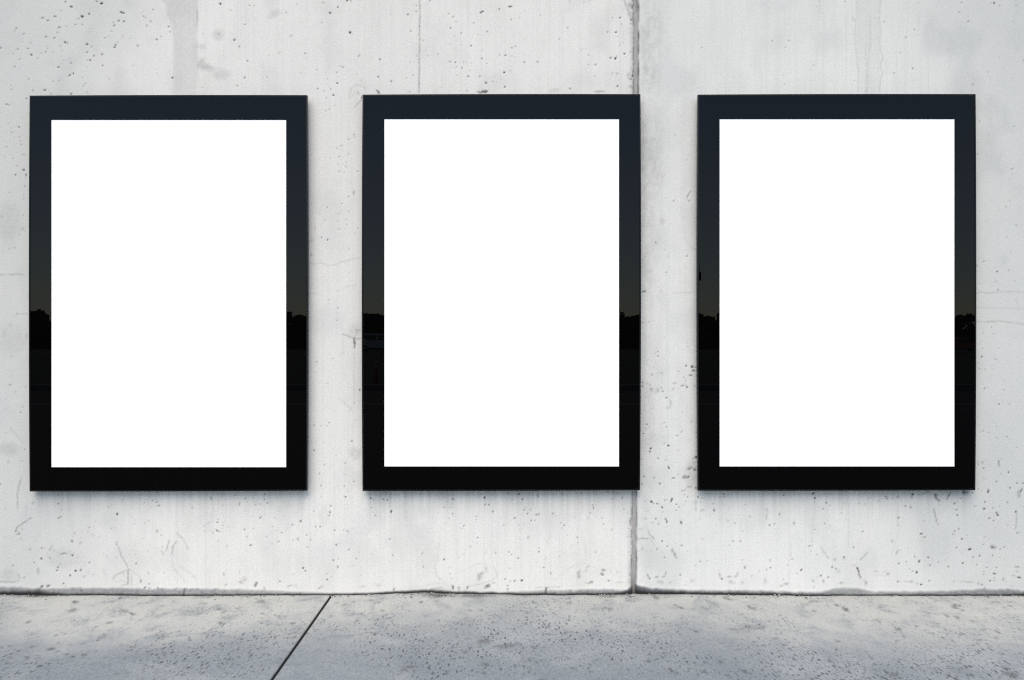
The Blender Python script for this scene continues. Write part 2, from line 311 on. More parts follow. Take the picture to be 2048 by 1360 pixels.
block(800, 980, K, [(62,62,8,.5),(20,158,14,.15),(540,92,7,.8),(560,104,5,.7),(865,82,8,.9,11),(835,40,6,.7),(1108,31,6,.9),(1220,40,7,.8),(1195,40,5,.6),(1254,93,7,.9),(1150,98,6,.8),(1408,48,6,.8),(1415,68,7,.9),(874,148,6,.8,10),(910,153,9,.9,6,20),(510,50,5,.5),(455,181,6,.7),(515,180,6,.5),(950,222,8,.7,14),(538,246,7,.6),(560,270,5,.6),(505,295,6,.5),(785,275,6,.8),(760,270,4,.6),(782,302,6,.6),(622,340,6,.5),(655,368,7,.8),(632,395,10,.3),(465,341,7,.4),(1060,359,6,.7),(1175,290,6,.9,12,-25),(1043,290,6,.4),(1240,132,5,.5),(1272,205,6,.6,9),(1332,205,7,.5),(1285,180,6,.5),(1303,241,8,.5),(1395,255,5,.9,8),(1423,245,12,.4,16),(1343,314,6,.9),(1382,315,6,.8),(1366,149,4,.6),(1568,243,7,.7),(1590,268,5,.7),(1650,337,6,.6),(1683,363,7,.8),(1660,390,8,.3),(1222,360,6,.5),(1226,408,7,.4),(1270,370,5,.4),(1860,35,9,.5),(1975,157,7,.7),(1982,188,7,.9,9,-40),(2004,152,4,.7),(1950,235,6,.5,12),(1790,278,5,.5),(1925,290,5,.5),(1854,128,5,.4),(795,492,8,.6),(795,547,5,.6),(722,578,7,.4),(405,482,8,.3),(545,463,7,.3),(648,655,6,.4),(660,678,5,.4),(602,686,7,.4),(448,714,7,1),(233,655,5,.6,18),(240,785,5,.5,15),(135,730,7,.3),(515,858,7,.6),(516,790,8,.3),(980,643,5,.6,14),(1115,635,8,.5),(1140,665,6,.6),(1212,700,9,.5,12,-40),(880,635,12,.2,7,-35),(1310,487,10,.4,16),(1820,487,9,.6),(1824,541,6,.5),(1748,573,7,.4),(1424,597,8,.6,4),(1421,632,6,.8),(1497,690,6,.4),(1480,710,6,.3),(1395,747,7,.35),(1413,792,5,.7),(1470,796,6,.8),(1125,804,9,.6,4),(1547,856,7,.5),(1633,682,8,.35),(1678,650,7,.4),(1905,630,12,.3,6,-40),(2004,637,5,.6,9),(1078,911,7,.7),(1247,930,11,.8,13,20),(1175,932,7,.7,12),(1128,939,12,.5,5),(1103,978,13,.6,5),(1104,1020,10,.4,18),(960,948,14,.4,9),(900,985,40,.5,18,-25),(540,1000,12,.5,26,-20),(605,1010,10,.4,26,-20),(690,1000,9,.5,18,30),(410,913,15,.4,5),(530,908,20,.3,5),(820,880,26,.3,60,30),(880,800,14,.25,22,20),(885,835,14,.2,14),(1835,860,22,.3,50,15),(1915,790,16,.25,26,30),(1905,830,14,.2),(1900,955,5,.6),(1950,950,36,.4,16,-20),(1745,1028,14,.5,5),(1330,1000,6,.2,20),(1075,835,5,.3),(220,600,110,.05,300)],
 [([(700,985),(800,970),(940,925),(1000,880),(960,790)],5,.2),([(560,860),(650,830),(740,770),(860,750),(930,770)],6,.12),([(100,1000),(420,950)],6,.12),([(185,1050),(270,1040),(340,1015),(425,995)],5,.45),([(1395,1000),(1640,992)],4,.35),([(1500,1005),(1490,1075)],16,.75),([(400,540),(385,700),(358,790),(375,870),(400,915)],5,.2),([(1540,905),(1600,910),(1700,820),(1800,760),(1900,750)],6,.1),([(1540,480),(1505,520),(1520,560)],5,.15)])
block(1200, 980, K, [(82,22,6,.8),(195,35,5,.8),(228,84,6,.9),(125,93,6,.8),(170,32,5,.6),(405,65,5,.6),(460,112,6,.6),(525,122,9,.8,13),(545,143,6,.8),(590,145,11,.9,7,10),(640,182,13,.8,9,40),(665,105,7,.8),(690,103,5,.6),(735,100,7,.9,17,8),(728,120,6,.8,10,30),(785,148,8,.8),(812,182,7,.8),(782,208,6,.6),(862,155,5,.6),(495,215,6,.6),(643,230,5,.5),(465,296,6,.7),(570,297,9,.5),(538,333,6,.7),(598,350,7,.6),(671,300,10,.8,7,20),(683,325,6,.8,20,-8),(830,335,7,.7,20,-20),(900,70,6,.7,10),(865,45,9,.4),(880,110,9,.4),(1005,72,7,.8,10),(1040,84,6,.5),(1030,125,9,.4,13),(1168,207,10,.6,15),(1160,143,7,.5),(1272,38,9,.9,10),(1272,68,6,.8),(1228,73,6,.5),(975,125,18,.25,14),(1050,210,28,.25,16),(1025,300,5,.6),(1225,300,5,.5),(1313,322,7,.7),(1380,345,7,.5),(1535,275,7,.6,4),(1836,250,6,.5,14),(1735,366,7,.8),(1790,348,7,.6,9),(1880,53,6,.9),(1487,150,6,.5),(1915,124,9,.4,5),(1985,345,14,.35,26,-25),(1457,427,5,.8),(1365,526,9,.7,6,15),(1443,528,11,.9,5,20),(1328,567,5,.7),(1048,500,6,.5),(892,430,7,.4,4),(635,527,7,.7),(688,578,7,.8),(835,570,7,.6),(855,580,6,.4),(895,623,6,.4),(740,620,18,.4,16),(765,655,12,.4,26,-25),(775,688,14,.4,8),(582,605,6,.5,10),(657,693,6,.5,9),(400,623,6,.4),(435,605,14,.2,26,-20),(35,353,6,.6),(20,285,6,.6),(245,195,6,.5,10),(280,232,9,.4,5,-30),(298,390,6,.5),(285,480,11,.25),(1453,720,5,.7),(1027,733,5,.8),(980,778,6,.6),(1482,795,7,.5,18),(1710,812,12,.4,14),(1746,798,6,.8,9),(1740,720,6,.4,18),(1970,707,6,.8),(2015,856,6,.6),(1920,770,16,.35,5,-15),(1635,835,6,.5),(1552,880,7,.4,12,20),(820,875,8,.5,13),(895,830,5,.4),(35,820,24,.4,12),(25,865,18,.45,18),(105,832,14,.3,5,-15),(178,838,8,.4,12,20),(85,930,11,.5,10),(200,945,50,.35,5),(490,880,8,.5,34,-20),(508,908,7,.8),(580,890,26,.4,12),(650,885,22,.35,10,-20),(670,850,10,.35,20,15),(610,945,44,.22,22),(720,948,16,.35,8),(1225,870,8,.5,34,-15),(1245,912,8,.7),(1320,890,26,.4,12),(1395,882,22,.35,10,-20),(1405,850,10,.35,16,20),(1350,945,44,.22,22),(1460,950,16,.35,8),(950,930,26,.2,24),(1690,930,26,.2,24),(870,973,8,.5,4),(1640,1030,5,.6),(1905,965,38,.3,14),(1855,985,26,.2,10),(1882,915,6,.5),(340,160,24,.25,120),(345,40,20,.4,60),(340,260,14,.3,40)],
 [([(388,508),(435,495),(490,500)],5,.6),([(490,420),(520,465),(550,500)],5,.5),([(500,480),(540,530),(555,575)],4,.3),([(980,130),(985,215)],6,.35),([(1710,190),(1705,300)],14,.25),([(385,400),(430,405)],5,.3),([(1955,520),(1955,690)],6,.12)])
block(1600, 980, K5, [(118,32,12,.8,14),(132,73,7,.7),(130,112,5,.6),(180,57,5,.7),(225,30,6,.7),(243,118,6,.9,10,-20),(275,140,5,.6),(212,172,7,.6),(378,209,6,.6),(415,122,6,.4),(538,121,6,.5),(597,126,9,.4),(636,73,8,.4),(720,100,6,.5),(783,58,9,.8,7,30),(796,78,8,.5,12,-40),(848,75,6,.5),(893,67,8,.5),(1030,42,9,.9,12),(1020,65,7,.5),(1245,60,16,.6,34,-15),(1270,95,18,.5,10,20),(1500,20,14,.5,20,30),(1530,22,9,.6),(1580,25,9,.5),(1470,80,7,.5),(1720,18,7,.9,16),(1740,65,5,.5),(1690,110,7,.7),(1414,127,8,.6),(1430,184,8,.8,5),(1440,234,7,.9),(1594,148,6,.5),(1608,147,5,.5),(1682,176,8,.9,9),(1765,168,6,.6),(1825,144,6,.6),(1898,114,6,.7),(1802,210,8,.9),(1813,232,11,.7,14,-35),(1730,262,8,.7,7),(1770,284,6,.8),(1905,320,6,.6),(1975,200,8,.8,7),(2000,40,20,.3,34,20),(1985,395,7,.5),(1778,350,6,.4),(1265,316,6,.7),(1130,284,7,.5),(1110,404,16,.9,6,-8),(1140,433,8,.5),(1120,432,6,.4),(962,150,6,.6),(1015,158,14,.4),(900,256,8,.5),(903,324,6,.5),(1453,357,8,.8,5),(1415,378,9,.6,5,-35),(1400,402,6,.7),(1480,447,8,.6),(1528,415,5,.5),(1436,527,7,.7),(1550,543,11,.7,14,40),(1690,435,6,.5),(1730,440,6,.4),(1770,520,34,.35,18),(1760,525,14,.5,8),(1830,540,6,.5),(1870,522,6,.5),(1583,614,7,.7),(1645,602,6,.7,9),(1485,580,5,.5),(1763,600,6,.7),(1828,618,5,.6),(137,366,7,.7),(225,308,6,.5),(273,330,6,.4),(573,383,8,.6,6),(86,512,9,.7,5),(404,616,8,.9,6),(405,630,7,.4),(155,593,9,.5,5),(844,468,8,.4,14),(905,672,7,.8),(975,657,6,.8),(1090,656,8,.8,11),(1052,610,5,.5,16),(990,533,9,.4,4),(1190,691,6,.6),(1270,661,6,.7),(1175,620,6,.6,9),(1357,703,7,.7),(1490,671,6,.8),(1622,686,6,.6),(1708,711,6,.6),(1797,710,6,.6),(1985,705,28,.5,10,5),(1985,745,14,.4,6),(1000,723,6,.5),(1028,743,7,.6),(1067,757,8,.8,12,-20),(1680,745,5,.6),(1680,772,5,.6),(1778,768,18,.6,7,15),(2005,802,20,.8,7,25),(1950,782,20,.35,5),(293,706,6,.8,9,20),(328,722,7,.6),(12,732,12,.7,10),(193,787,7,.9,9),(258,801,6,.7,8,-30),(120,830,8,.4,18,-25),(215,835,8,.35,24,-15),(350,740,22,.2,24),(320,640,18,.3,12),(700,745,30,.18,10),(770,745,20,.25,8,-30),(800,765,18,.3,10),(720,780,60,.12,8),(525,715,9,.9,7,20),(896,840,8,.7,6),(1110,866,8,.8),(1185,830,8,.6),(1410,841,8,.5),(1665,868,7,.7),(1693,897,8,.5),(1630,855,14,.4,7,35),(1020,838,14,.4,9,30),(1070,855,14,.4,6,30),(1740,831,7,.7),(1780,806,6,.6),(1778,830,6,.5),(1860,815,16,.3),(1940,880,20,.4,5),(380,850,22,.4,9),(600,850,10,.4,22,-10),(130,890,6,.5)],
 [([(190,520),(215,565),(260,622)],9,.3),([(615,570),(555,635)],8,.3),([(525,715),(540,765),(555,805)],10,.75),([(490,680),(525,715)],4,.25),([(585,820),(600,885)],6,.2),([(1225,170),(1238,240),(1250,297)],10,.45),([(1170,15),(1120,40),(1085,42)],6,.5),([(1375,20),(1345,85)],7,.75),([(1980,205),(1975,360)],7,.3),([(960,838),(1025,842)],5,.3),([(1475,838),(1585,840)],6,.35),([(890,555),(880,590)],6,.4),([(890,555),(920,548)],4,.3),([(130,60),(110,520)],14,.12),([(900,40),(890,330)],12,.12),([(450,20),(445,520)],5,.14),([(960,200),(820,640)],7,.07)])
KG = 218 / 64
block(0, 190, KG, [(42,62,5,.7),(57,69,4,.6),(180,23,4,.7),(57,194,3,.6),(72,227,3,.5),(79,256,4,.6),(131,220,5,.8),(112,215,3,.5),(132,287,4,.7),(140,316,3,.6),(145,338,4,.6),(152,157,3,.5),(42,355,4,.6),(34,423,4,.6),(88,433,3,.5),(115,484,4,.6),(103,544,5,.7),(132,547,4,.4),(162,510,6,.9),(178,545,6,.8),(178,560,4,.6),(160,406,14,.4,3),(65,664,5,.8,3),(17,573,3,.5),(87,643,3,.4),(168,625,4,.7),(165,684,3,.6),(163,708,4,.5),(100,748,4,.4),(157,820,4,.4,10),(10,830,7,.25,20),(105,850,12,.12,40),(98,905,10,.2,8),(150,915,10,.2,14),(135,952,5,.7,3),(170,930,4,.4),(100,1038,8,.3),(60,1050,7,.25),(20,1073,5,.3),(107,1137,3,.4),(60,860,90,.09,150)],
 [([(-60,1222),(20,1224),(90,1222),(155,1222)],6,.28)])
block(0, 590, KG, [(67,613,7,.9,3),(77,614,3,.8),(142,800,5,.9,3),(82,550,4,.4),(105,658,7,.25),(42,945,4,.6),(68,927,3,.4),(73,415,14,.2,5),(30,255,14,.15,20),(68,210,10,.2),(170,1053,5,.5),(140,1133,3,.5),(156,1132,3,.6),(60,1133,8,.25),(2,1290,4,.8),(158,762,4,.4),(40,707,4,.3),(178,628,4,.4),(180,280,8,.2,18),(60,1050,80,.12,50),(80,300,110,.07,120)],
 [([(70,905),(125,965),(160,1010)],5,.2),([(75,155),(120,130),(190,130)],5,.18),([(140,1260),(118,1350)],12,.25)])
block(610, 190, 3.4, [(190,2,5,.9),(145,22,3,.5,6),(140,108,3,.8),(165,99,2.5,.8,6),(206,72,4,.4),(88,92,3,.3),(298,303,3,.8),(248,347,4.5,.7),(217,361,4,.5),(232,420,4,.6),(297,402,4,.5),(279,458,3,.6),(284,492,4,.6),(274,485,3,.5),(225,470,4,.5),(232,521,4,.5),(267,532,4,.5),(360,518,4,.7),(345,453,3,.4),(174,429,3,.5),(142,427,3,.5),(98,433,3,.4),(23,483,3,.6),(334,275,6,.3,18),(332,665,6,.3,18),(297,694,3,.9),(248,737,4,.7),(230,810,4,.6),(151,765,2.5,.5,6),(133,853,4,.7),(102,805,5,.3),(113,969,4,.9),(154,983,5,1),(295,793,4,.5),(280,848,3,.6),(283,883,4,.6),(225,860,4,.5),(232,912,4,.5),(360,909,4,.7),(46,990,4,.6),(364,982,4,.4),(300,1049,3,.7),(45,1088,3,.7),(26,663,4,.6),(43,745,3,.5),(98,1050,3,.3),(68,905,4,.2,18),(340,940,8,.15,14)],
 [([(20,1140),(60,1148),(115,1143),(150,1162),(200,1155),(250,1135),(300,1122),(375,1105)],6,.16),([(20,1352),(90,1348)],5,.12),([(220,1335),(300,1300),(340,1300),(355,1280)],5,.12),([(385,35),(360,60),(335,85)],8,.3)])
block(610, 590, 3.4, [(159,37,3,.7),(224,88,4,.6),(216,172,2.5,.7),(77,183,3,.5),(38,155,4,.4),(80,456,3.5,.8),(45,330,3,.6),(170,347,4,.2),(154,602,7,.5,2.5),(300,603,5,.4,2.5),(298,626,4,.3,2),(374,648,4,.9,7,-20),(336,598,5,.3),(335,738,3,.6),(142,752,3,.4),(344,853,3.5,.6),(164,868,3.5,.8,6),(149,892,3,.7),(108,891,2.5,.6,5),(59,885,3,.8,5),(318,995,6,.8,4,15),(71,995,3,.6),(60,1057,4,.7,6),(275,1146,3,.7),(130,1156,5,.5,4,20),(109,1297,4,.7),(267,1302,3.5,.7,5),(335,1268,4.5,.7,6),(272,1220,4,.4),(212,1090,4,.4),(186,1042,3,.4),(296,1336,4,.5),(340,1075,50,.12,40),(350,1112,30,.18,5,-5),(340,240,50,.09,50)],
 [([(260,265),(310,285),(355,298),(380,290)],6,.38),([(335,205),(335,225)],6,.2),([(340,240),(380,238)],5,.35),([(355,245),(340,285)],6,.3),([(333,297),(336,330)],13,.8),([(336,330),(338,362)],7,.7),([(335,400),(335,720)],6,.1),([(245,405),(265,380)],5,.15),([(225,700),(300,765),(315,775)],5,.18),([(315,760),(300,790)],5,.15)])
KH = 422 / 124
block(1276, 190, KH, [(54,325,3,.7),(256,272,3,.6),(285,320,5,.3),(294,147,3,.3),(337,443,2.5,.5),(396,548,3,.5),(359,660,5,.8,3,-45),(335,712,3,.8),(349,722,4,.8,6,25),(181,704,3,.5),(244,720,4,.5,7,30),(292,763,3,.4),(306,837,4,.4),(381,865,4,.3),(121,1003,4,.8),(65,1084,3.5,.6),(53,1099,3,.7),(80,1090,3,.4),(336,1097,4,.9,8,30),(180,1055,3,.5),(193,1208,4,.7),(210,1100,10,.15),(321,1278,2.5,.7,5),(137,1307,3,.6),(157,1342,4,.6),(143,1264,3,.4),(395,1288,3,.3),(318,1170,3,.3),(40,1338,14,.5,6),(30,1345,5,.8),(165,860,22,.14,30),(105,1110,4,.3),(127,1157,4,.3),],
 [([(350,660),(333,695)],3,.6),([(310,965),(360,1030),(400,1075)],6,.12),([(45,620),(60,680),(55,780)],6,.2),([(70,640),(85,720)],5,.18),([(30,180),(60,260)],6,.2),([(365,1345),(240,1350),(330,1342),(400,1340)],5,.12)])
block(1276, 590, KH, [(28,190,4,.9),(77,183,5,.7),(38,273,4,.5),(180,288,4,.4),(117,398,3,.8,5),(135,385,2.5,.7,8),(138,418,5,.7,4,40),(87,406,3,.4),(63,448,3.5,.5),(117,457,4,.4),(106,490,4,.4),(94,545,4,.6,6),(159,533,4,.5),(178,439,7,.3,2),(205,465,4,.2),(275,518,6,.6,4),(336,320,4,.35,8),(340,350,10,.3,4),(330,482,8,.6,10),(370,490,9,.9),(390,492,12,.5,3),(380,515,16,.6,6,10),(358,547,14,.5,7),(312,562,4,.6),(323,583,3,.7,6),(305,617,16,.5,7,-20),(332,625,5,.6,9),(387,623,4,.6),(250,600,14,.3,10),(240,640,12,.3,6,-20),(272,645,5,.4,3),(32,595,6,.8),(30,620,5,.5,12),(82,618,4,.6),(65,605,10,.3),(90,645,14,.4,14),(130,650,22,.2,14),(160,632,4,.7),(167,655,7,.6,4,45),(194,702,9,.8,4,10),(222,735,7,.3,26,-15),(210,765,20,.18,10,-30),(75,700,10,.2,40),(100,770,16,.2,16),(25,805,5,.4),(111,843,2.5,.7),(61,881,6,.9,4),(152,880,5,.4,4),(191,900,4,.6),(113,955,2.5,.7),(34,945,4,.8),(55,982,3,.4),(298,934,4.5,.7),(267,957,6,.5,5),(203,970,4,.4),(88,1045,7,1,8),(80,1068,7,.8,4,35),(179,1011,2.5,.7),(207,1027,7,.8,9),(355,990,3,.7),(275,1058,8,.3,4),(136,1112,3.5,.8,6),(190,1121,4,.5),(211,1175,5,.9,13,-15),(150,1076,5,.4),(27,1155,6,.4,3),(22,1117,3,.8),(40,1237,7,.8,5,40),(110,1240,8,.4,9),(25,1290,4,.8),(148,1284,4.5,.9,6),(240,1247,11,.6,5),(272,1220,3.5,.5),(175,1305,4,.4),(395,1105,6,.8,9,25),(378,1113,4,.7),(380,1140,14,.4,5),(350,1180,26,.45,10,-20),(390,1190,8,.7,10,-30),(325,1240,26,.55,12),(345,1240,5,.8,9,-20),(310,1248,5,.7),(350,1305,24,.6,3,-5),(320,1330,9,.5,4,-30),(395,1320,9,.6),(300,1335,4,.7),(397,935,5,.5),(365,860,6,.4,10),(70,850,60,.12,300),(360,1220,50,.12,120)], [])
block(1948, 190, 3.4, [(37,180,4,.8),(25,405,4,.7),(102,269,4,.4),(102,300,3,.3),(102,328,3,.3),(126,208,3,.3),(272,216,4,.5),(305,193,3,.3),(258,505,6,.8,3,-10),(264,536,4,.4),(249,568,4,.3),(178,417,4,.3),(242,721,4,.5),(220,764,3.5,.7),(168,783,4,.4),(130,732,4,.2),(288,888,4,.5),(226,968,4,.7),(160,968,4,.25),(256,1070,3,.5),(68,1133,5,.7,4),(97,1124,3,.5),(21,1162,4,.9),(203,1142,5,.2),(238,1193,4,.5),(158,1203,6,.8,4,30),(148,1270,3.5,.7),(162,1328,4.5,.6),(42,1198,3,.5),(278,1263,4,.4),(40,1283,8,.3,2)],
 [([(15,1350),(40,1338),(90,1346),(150,1342),(230,1336),(340,1342)],8,.18)])
block(1948, 590, 3.4, [(121,218,3,.6),(135,265,3.5,.7),(64,259,3,.5),(271,291,4,.4),(58,362,3.5,.7),(32,338,4,.6,2.5),(168,363,3,.6),(52,421,6,.9,4.5),(147,440,3.5,.7),(27,467,3.5,.7),(42,503,3.5,.8),(31,501,3,.7),(73,506,3.5,.6),(120,483,3,.5),(122,506,3,.4),(234,352,3,.2),(70,637,4,.6),(92,631,3,.6),(202,645,3.5,.6),(145,689,3,.4),(170,743,4.5,.8),(155,712,3,.4),(196,722,3,.4),(238,742,6,.3),(36,668,3,.5),(291,571,3,.4),(198,583,4,.3),(153,898,3,.5),(154,970,5,.7,4),(224,963,4,.7),(245,978,4,.3),(45,931,4,.5),(62,926,5,.5),(95,939,4,.5),(291,1036,4,.6),(55,1135,8,.4),(25,1137,5,.5),(27,1152,4,.6),(65,1178,4,.7),(82,1120,4,.4),(168,1145,8,.4,26),(170,1130,6,.6,4,20),(188,1120,5,.5),(187,1215,6,.4),(235,1207,5,.8,7),(154,1272,4,.8,6,-20),(293,1281,4.5,.9),(336,1281,5,.9),(28,1280,5,.4),(30,1318,4,.7),(97,1332,7,.6,14),(243,1315,5,.5,8),(320,1330,6,.5,20,15),(300,1335,5,.3,14),(50,1330,6,.3),(65,1245,5,.3)],
 [([(20,185),(45,180),(65,186),(100,180),(185,178),(240,185),(340,200)],5,.26),([(20,85),(340,95)],9,.1),([(290,20),(300,90)],10,.1)])

# the many specks too small to place one by one: denser where the concrete was poorly compacted
def speck_field(n, dens, rlo, rhi, dlo, dhi):
    k = 0
    while k < n:
        u = rng.uniform(-155, 2200); v = rng.uniform(-35, 1188)
        if rng.random() > dens(u, v): continue
        k += 1
        r = rlo + (rhi - rlo) * rng.random() ** 2.5
        asp = rng.uniform(0.6, 1.0)
        spot(u, v, max(.65, r), max(.6, r * asp), rng.uniform(-90, 90), dlo + (dhi - dlo) * rng.random() ** 1.6, 'pit')

def wall_density(u, v):
    c = fbm(np.array(u / 90.0), np.array(v / 70.0), 51, 3)
    base = float(sstep(c, 0.42, 0.68))
    if u > 1280: base *= 0.45 if v < 700 else 0.9
    if u < 330 and v < 260: base = max(base, 0.5)
    if v > 980: base = max(base, 0.45)
    if 1278 < u < 1400 and v > 650: base = max(base, 0.9)
    if 610 < u < 1280 and 200 < v < 980: base *= 0.6
    return base
speck_field(1900, wall_density, 0.5, 1.1, 0.1, 0.4)
speck_field(150, wall_density, 0.7, 1.5, 0.3, 0.75)

# stain band down from the top of the left panel, with ragged edges
band_u = VV[:, :1]
le = np.interp(band_u, [-40, 0, 10, 30, 45, 60, 80, 200], [315, 322, 332, 335, 342, 345, 347, 348]) + 3 * (fbm(band_u / 14, band_u * 0 + .5, 5, 3) - .5)
re = np.interp(band_u, [-40, 0, 100, 120, 200], [396, 394, 394, 395, 392]) + 4 * (fbm(band_u / 10, band_u * 0 + 2.5, 6, 3) - .5)
fade = 1 - sstep(band_u, 90, 260)
ins = sstep(UU, le - 2.5, le + 1.5) * (1 - sstep(UU, re - 1.0, re + 1.5)) * fade * (VV < 240)
DIRT = np.maximum(DIRT, (ins * (0.115 + 0.1 * (GRAIN - .5))).astype(np.float32))
edge = np.exp(-((UU - re) / 1.7) ** 2) * (0.15 + 1.1 * np.clip(fbm(UU / 7, VV / 13, 8, 3) - .3, 0, 1)) * (1 - sstep(VV, 130, 200))
DIRT = np.maximum(DIRT, (0.55 * edge).astype(np.float32))
ins = sstep(UU, 1711, 1714) * (1 - sstep(UU, 1758, 1762)) * (1 - sstep(VV, 100, 230))
DIRT = np.maximum(DIRT, (ins * (0.055 + 0.06 * (GRAIN - .5))).astype(np.float32))

# rough, rubbed concrete just right of the joint
rz = (sstep(UU, 1277, 1284) * (1 - sstep(UU + 40 * (fbm(UU / 30, VV / 60, 81, 3) - .5), 1292, 1345)))
rv = np.interp(VV[:, :1], [-40, 10, 40, 150, 190, 215, 260, 330, 400, 480, 560, 620, 700, 860, 985], [.25, .5, 1, .9, .35, .3, 1.1, 1.1, .8, .9, .6, .5, .35, .45, .2])
tex = np.clip(fbm(UU / 5.5, VV / 9.0, 83, 4, .62) * 2.3 - .75, 0, 1)
DIRT = np.maximum(DIRT, (rz * rv * (.05 + .16 * tex) * (.5 + fbm(UU / 25, VV / 50, 87, 3))).astype(np.float32))

# drip marks below the boxes (water running off their lower edge)
drip_src = np.clip(fbm(UU[:1] / 5.0, UU[:1] * 0 + 7.3, 31, 3, 0.7) * 1.7 - 0.45, 0, 1)
drip_len = 25 + 110 * fbm(UU[:1] / 22.0, UU[:1] * 0 + 1.3, 33, 3)
for (ua, ub, vb, amt) in ((59, 614, 982, .2), (725, 1268, 981, .3), (1396, 1951, 980, .24)):
    m = sstep(UU, ua + 4, ua + 18) * (1 - sstep(UU, ub - 10, ub + 2)) * (VV > vb - 14)
    t = np.clip((VV - vb) / drip_len, 0, 1)
    d = m * drip_src * (1 - t) ** 1.4 * amt
    d = d + m * (1 - np.clip((VV - vb) / 60.0, 0, 1)) ** 2 * amt * 0.5 * fbm(UU / 40, VV / 60, 41, 3)
    DIRT = np.maximum(DIRT, d.astype(np.float32)) + 0.0

# dirty foot of the wall: mortar lip and packed dirt line
cu = np.array([-160, 0, 60, 100, 200, 300, 400, 520, 700, 790, 830, 852, 880, 950, 1050, 1120, 1200, 1240, 1270, 1300, 1350, 1450, 1560, 1590, 1700, 2048, 2200])
cv = np.array([1190, 1189, 1190, 1191, 1190, 1191.5, 1191, 1190, 1190, 1186.5, 1185.5, 1184, 1186.5, 1187.5, 1189.5, 1190, 1189, 1188.5, 1187.5, 1188, 1187.5, 1189, 1190, 1191.5, 1191, 1191, 1191])
def foot(u): return np.interp(u, cu, cv) + 1.6 * (fbm(np.asarray(u) / 9.0, np.asarray(u) * 0 + .3, 77, 3) - .5)
lip_h = np.interp(UU[:1], [-160, 0, 200, 330, 430, 520, 640, 800, 900, 1000, 1050, 1120, 1200, 1255, 1268, 1275, 1300, 1345, 1500, 1640, 1665, 1715, 1750, 1900, 1960, 2012, 2048, 2200],
                  [14, 14.5, 13.5, 13, 12, 9, 4.5, 2.5, 1.5, 2, 8, 9, 10, 8, 20, 15, 11, 8, 8, 7, 13, 14, 7, 9, 12, 13, 8, 8])
lip_d = np.interp(UU[:1], [-160, 300, 480, 640, 1000, 1100, 1240, 1268, 1290, 1345, 1640, 1700, 2048, 2200], [.42, .45, .42, .3, .3, .4, .5, .95, .7, .5, .45, .42, .5, .5])
FT = foot(UU[:1])
hh = lip_h * (0.8 + 0.5 * fbm(UU / 16.0, VV / 50.0, 61, 3))
lip = np.clip(sstep(VV, FT - hh - 4.5, FT - hh + 2.5) * lip_d * (1.15 + 0.9 * GRAIN), 0, 1)
LIP = (lip * (VV < 1215)).astype(np.float32)
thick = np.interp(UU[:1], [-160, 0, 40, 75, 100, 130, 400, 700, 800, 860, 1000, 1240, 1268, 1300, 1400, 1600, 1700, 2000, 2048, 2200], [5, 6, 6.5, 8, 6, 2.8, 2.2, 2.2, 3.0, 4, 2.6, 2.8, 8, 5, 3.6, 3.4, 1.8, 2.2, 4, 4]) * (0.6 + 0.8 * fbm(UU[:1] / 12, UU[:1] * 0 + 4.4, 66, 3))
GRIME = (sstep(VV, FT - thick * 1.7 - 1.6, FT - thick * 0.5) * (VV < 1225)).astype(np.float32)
# packed dirt in the ends of the joint
j_edge = np.interp(VV[:, :1], [-40, 190, 980, 1190], [1272, 1271.5, 1269.5, 1267.5])
GRIME = np.maximum(GRIME, (np.exp(-((UU - j_edge) / 7.0) ** 2) * sstep(VV, 1165 - 22 * GRAIN, 1190) * .9).astype(np.float32))
DIRT = np.maximum(DIRT, (np.exp(-((UU - (j_edge - 7)) / 5.0) ** 2) * (0.12 + .5 * np.clip(GRAIN - .45, 0, 1))).astype(np.float32) * (VV < 1190))
j_r = np.interp(VV[:, :1], [-40, 190, 980, 1190], [1277.5, 1276.5, 1273.3, 1272.2])
j_l = np.interp(VV[:, :1], [-40, 190, 980, 1190], [1267, 1267, 1264.7, 1263.2])
for je, wd, am in ((j_r, 1.7, .95), (j_l, 3.0, .55)):
    DIRT = np.maximum(DIRT, (np.exp(-((UU - je) / wd) ** 2) * am * (.3 + 1.3 * np.clip(fbm(UU / 9, VV / 14, 71, 3) - .2, 0, 1)) * (VV < 1190)).astype(np.float32))
# edge vignette painted as darker colour at both wall ends, plus cloudy pour marks
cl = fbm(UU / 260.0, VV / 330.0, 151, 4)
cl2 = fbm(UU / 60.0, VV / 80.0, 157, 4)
vignette_ends = sstep(UU + 260 * (cl - .5) + 60 * (cl2 - .5), 380, 60) + sstep(UU + 260 * (cl - .5) + 60 * (cl2 - .5), 1760, 2080)
POUR_VIGNETTE = np.clip(.9 * vignette_ends + .22 * sstep(cl, .5, .75) * (UU > 1290) + .35 * sstep(cl2, .5, .78), 0, 1).astype(np.float32)

def blur1(a):
    b = a.copy()
    b[1:-1] = (a[:-2] + 2 * a[1:-1] + a[2:]) / 4
    c = b.copy()
    c[:, 1:-1] = (b[:, :-2] + 2 * b[:, 1:-1] + b[:, 2:]) / 4
    return c

def sample(img, u, v):
    x = u - U0 - 0.5; y = v - V0 - 0.5
    ok = (x > 0) & (x < UW - 2) & (y > 0) & (y < VH - 2)
    x = np.clip(x, 0, UW - 2.001); y = np.clip(y, 0, VH - 2.001)
    i, j = y.astype(int), x.astype(int)
    fy, fx = y - i, x - j
    r = (img[i, j] * (1 - fx) + img[i, j + 1] * fx) * (1 - fy) + (img[i + 1, j] * (1 - fx) + img[i + 1, j + 1] * fx) * fy
    return (r * ok).astype(np.float32)

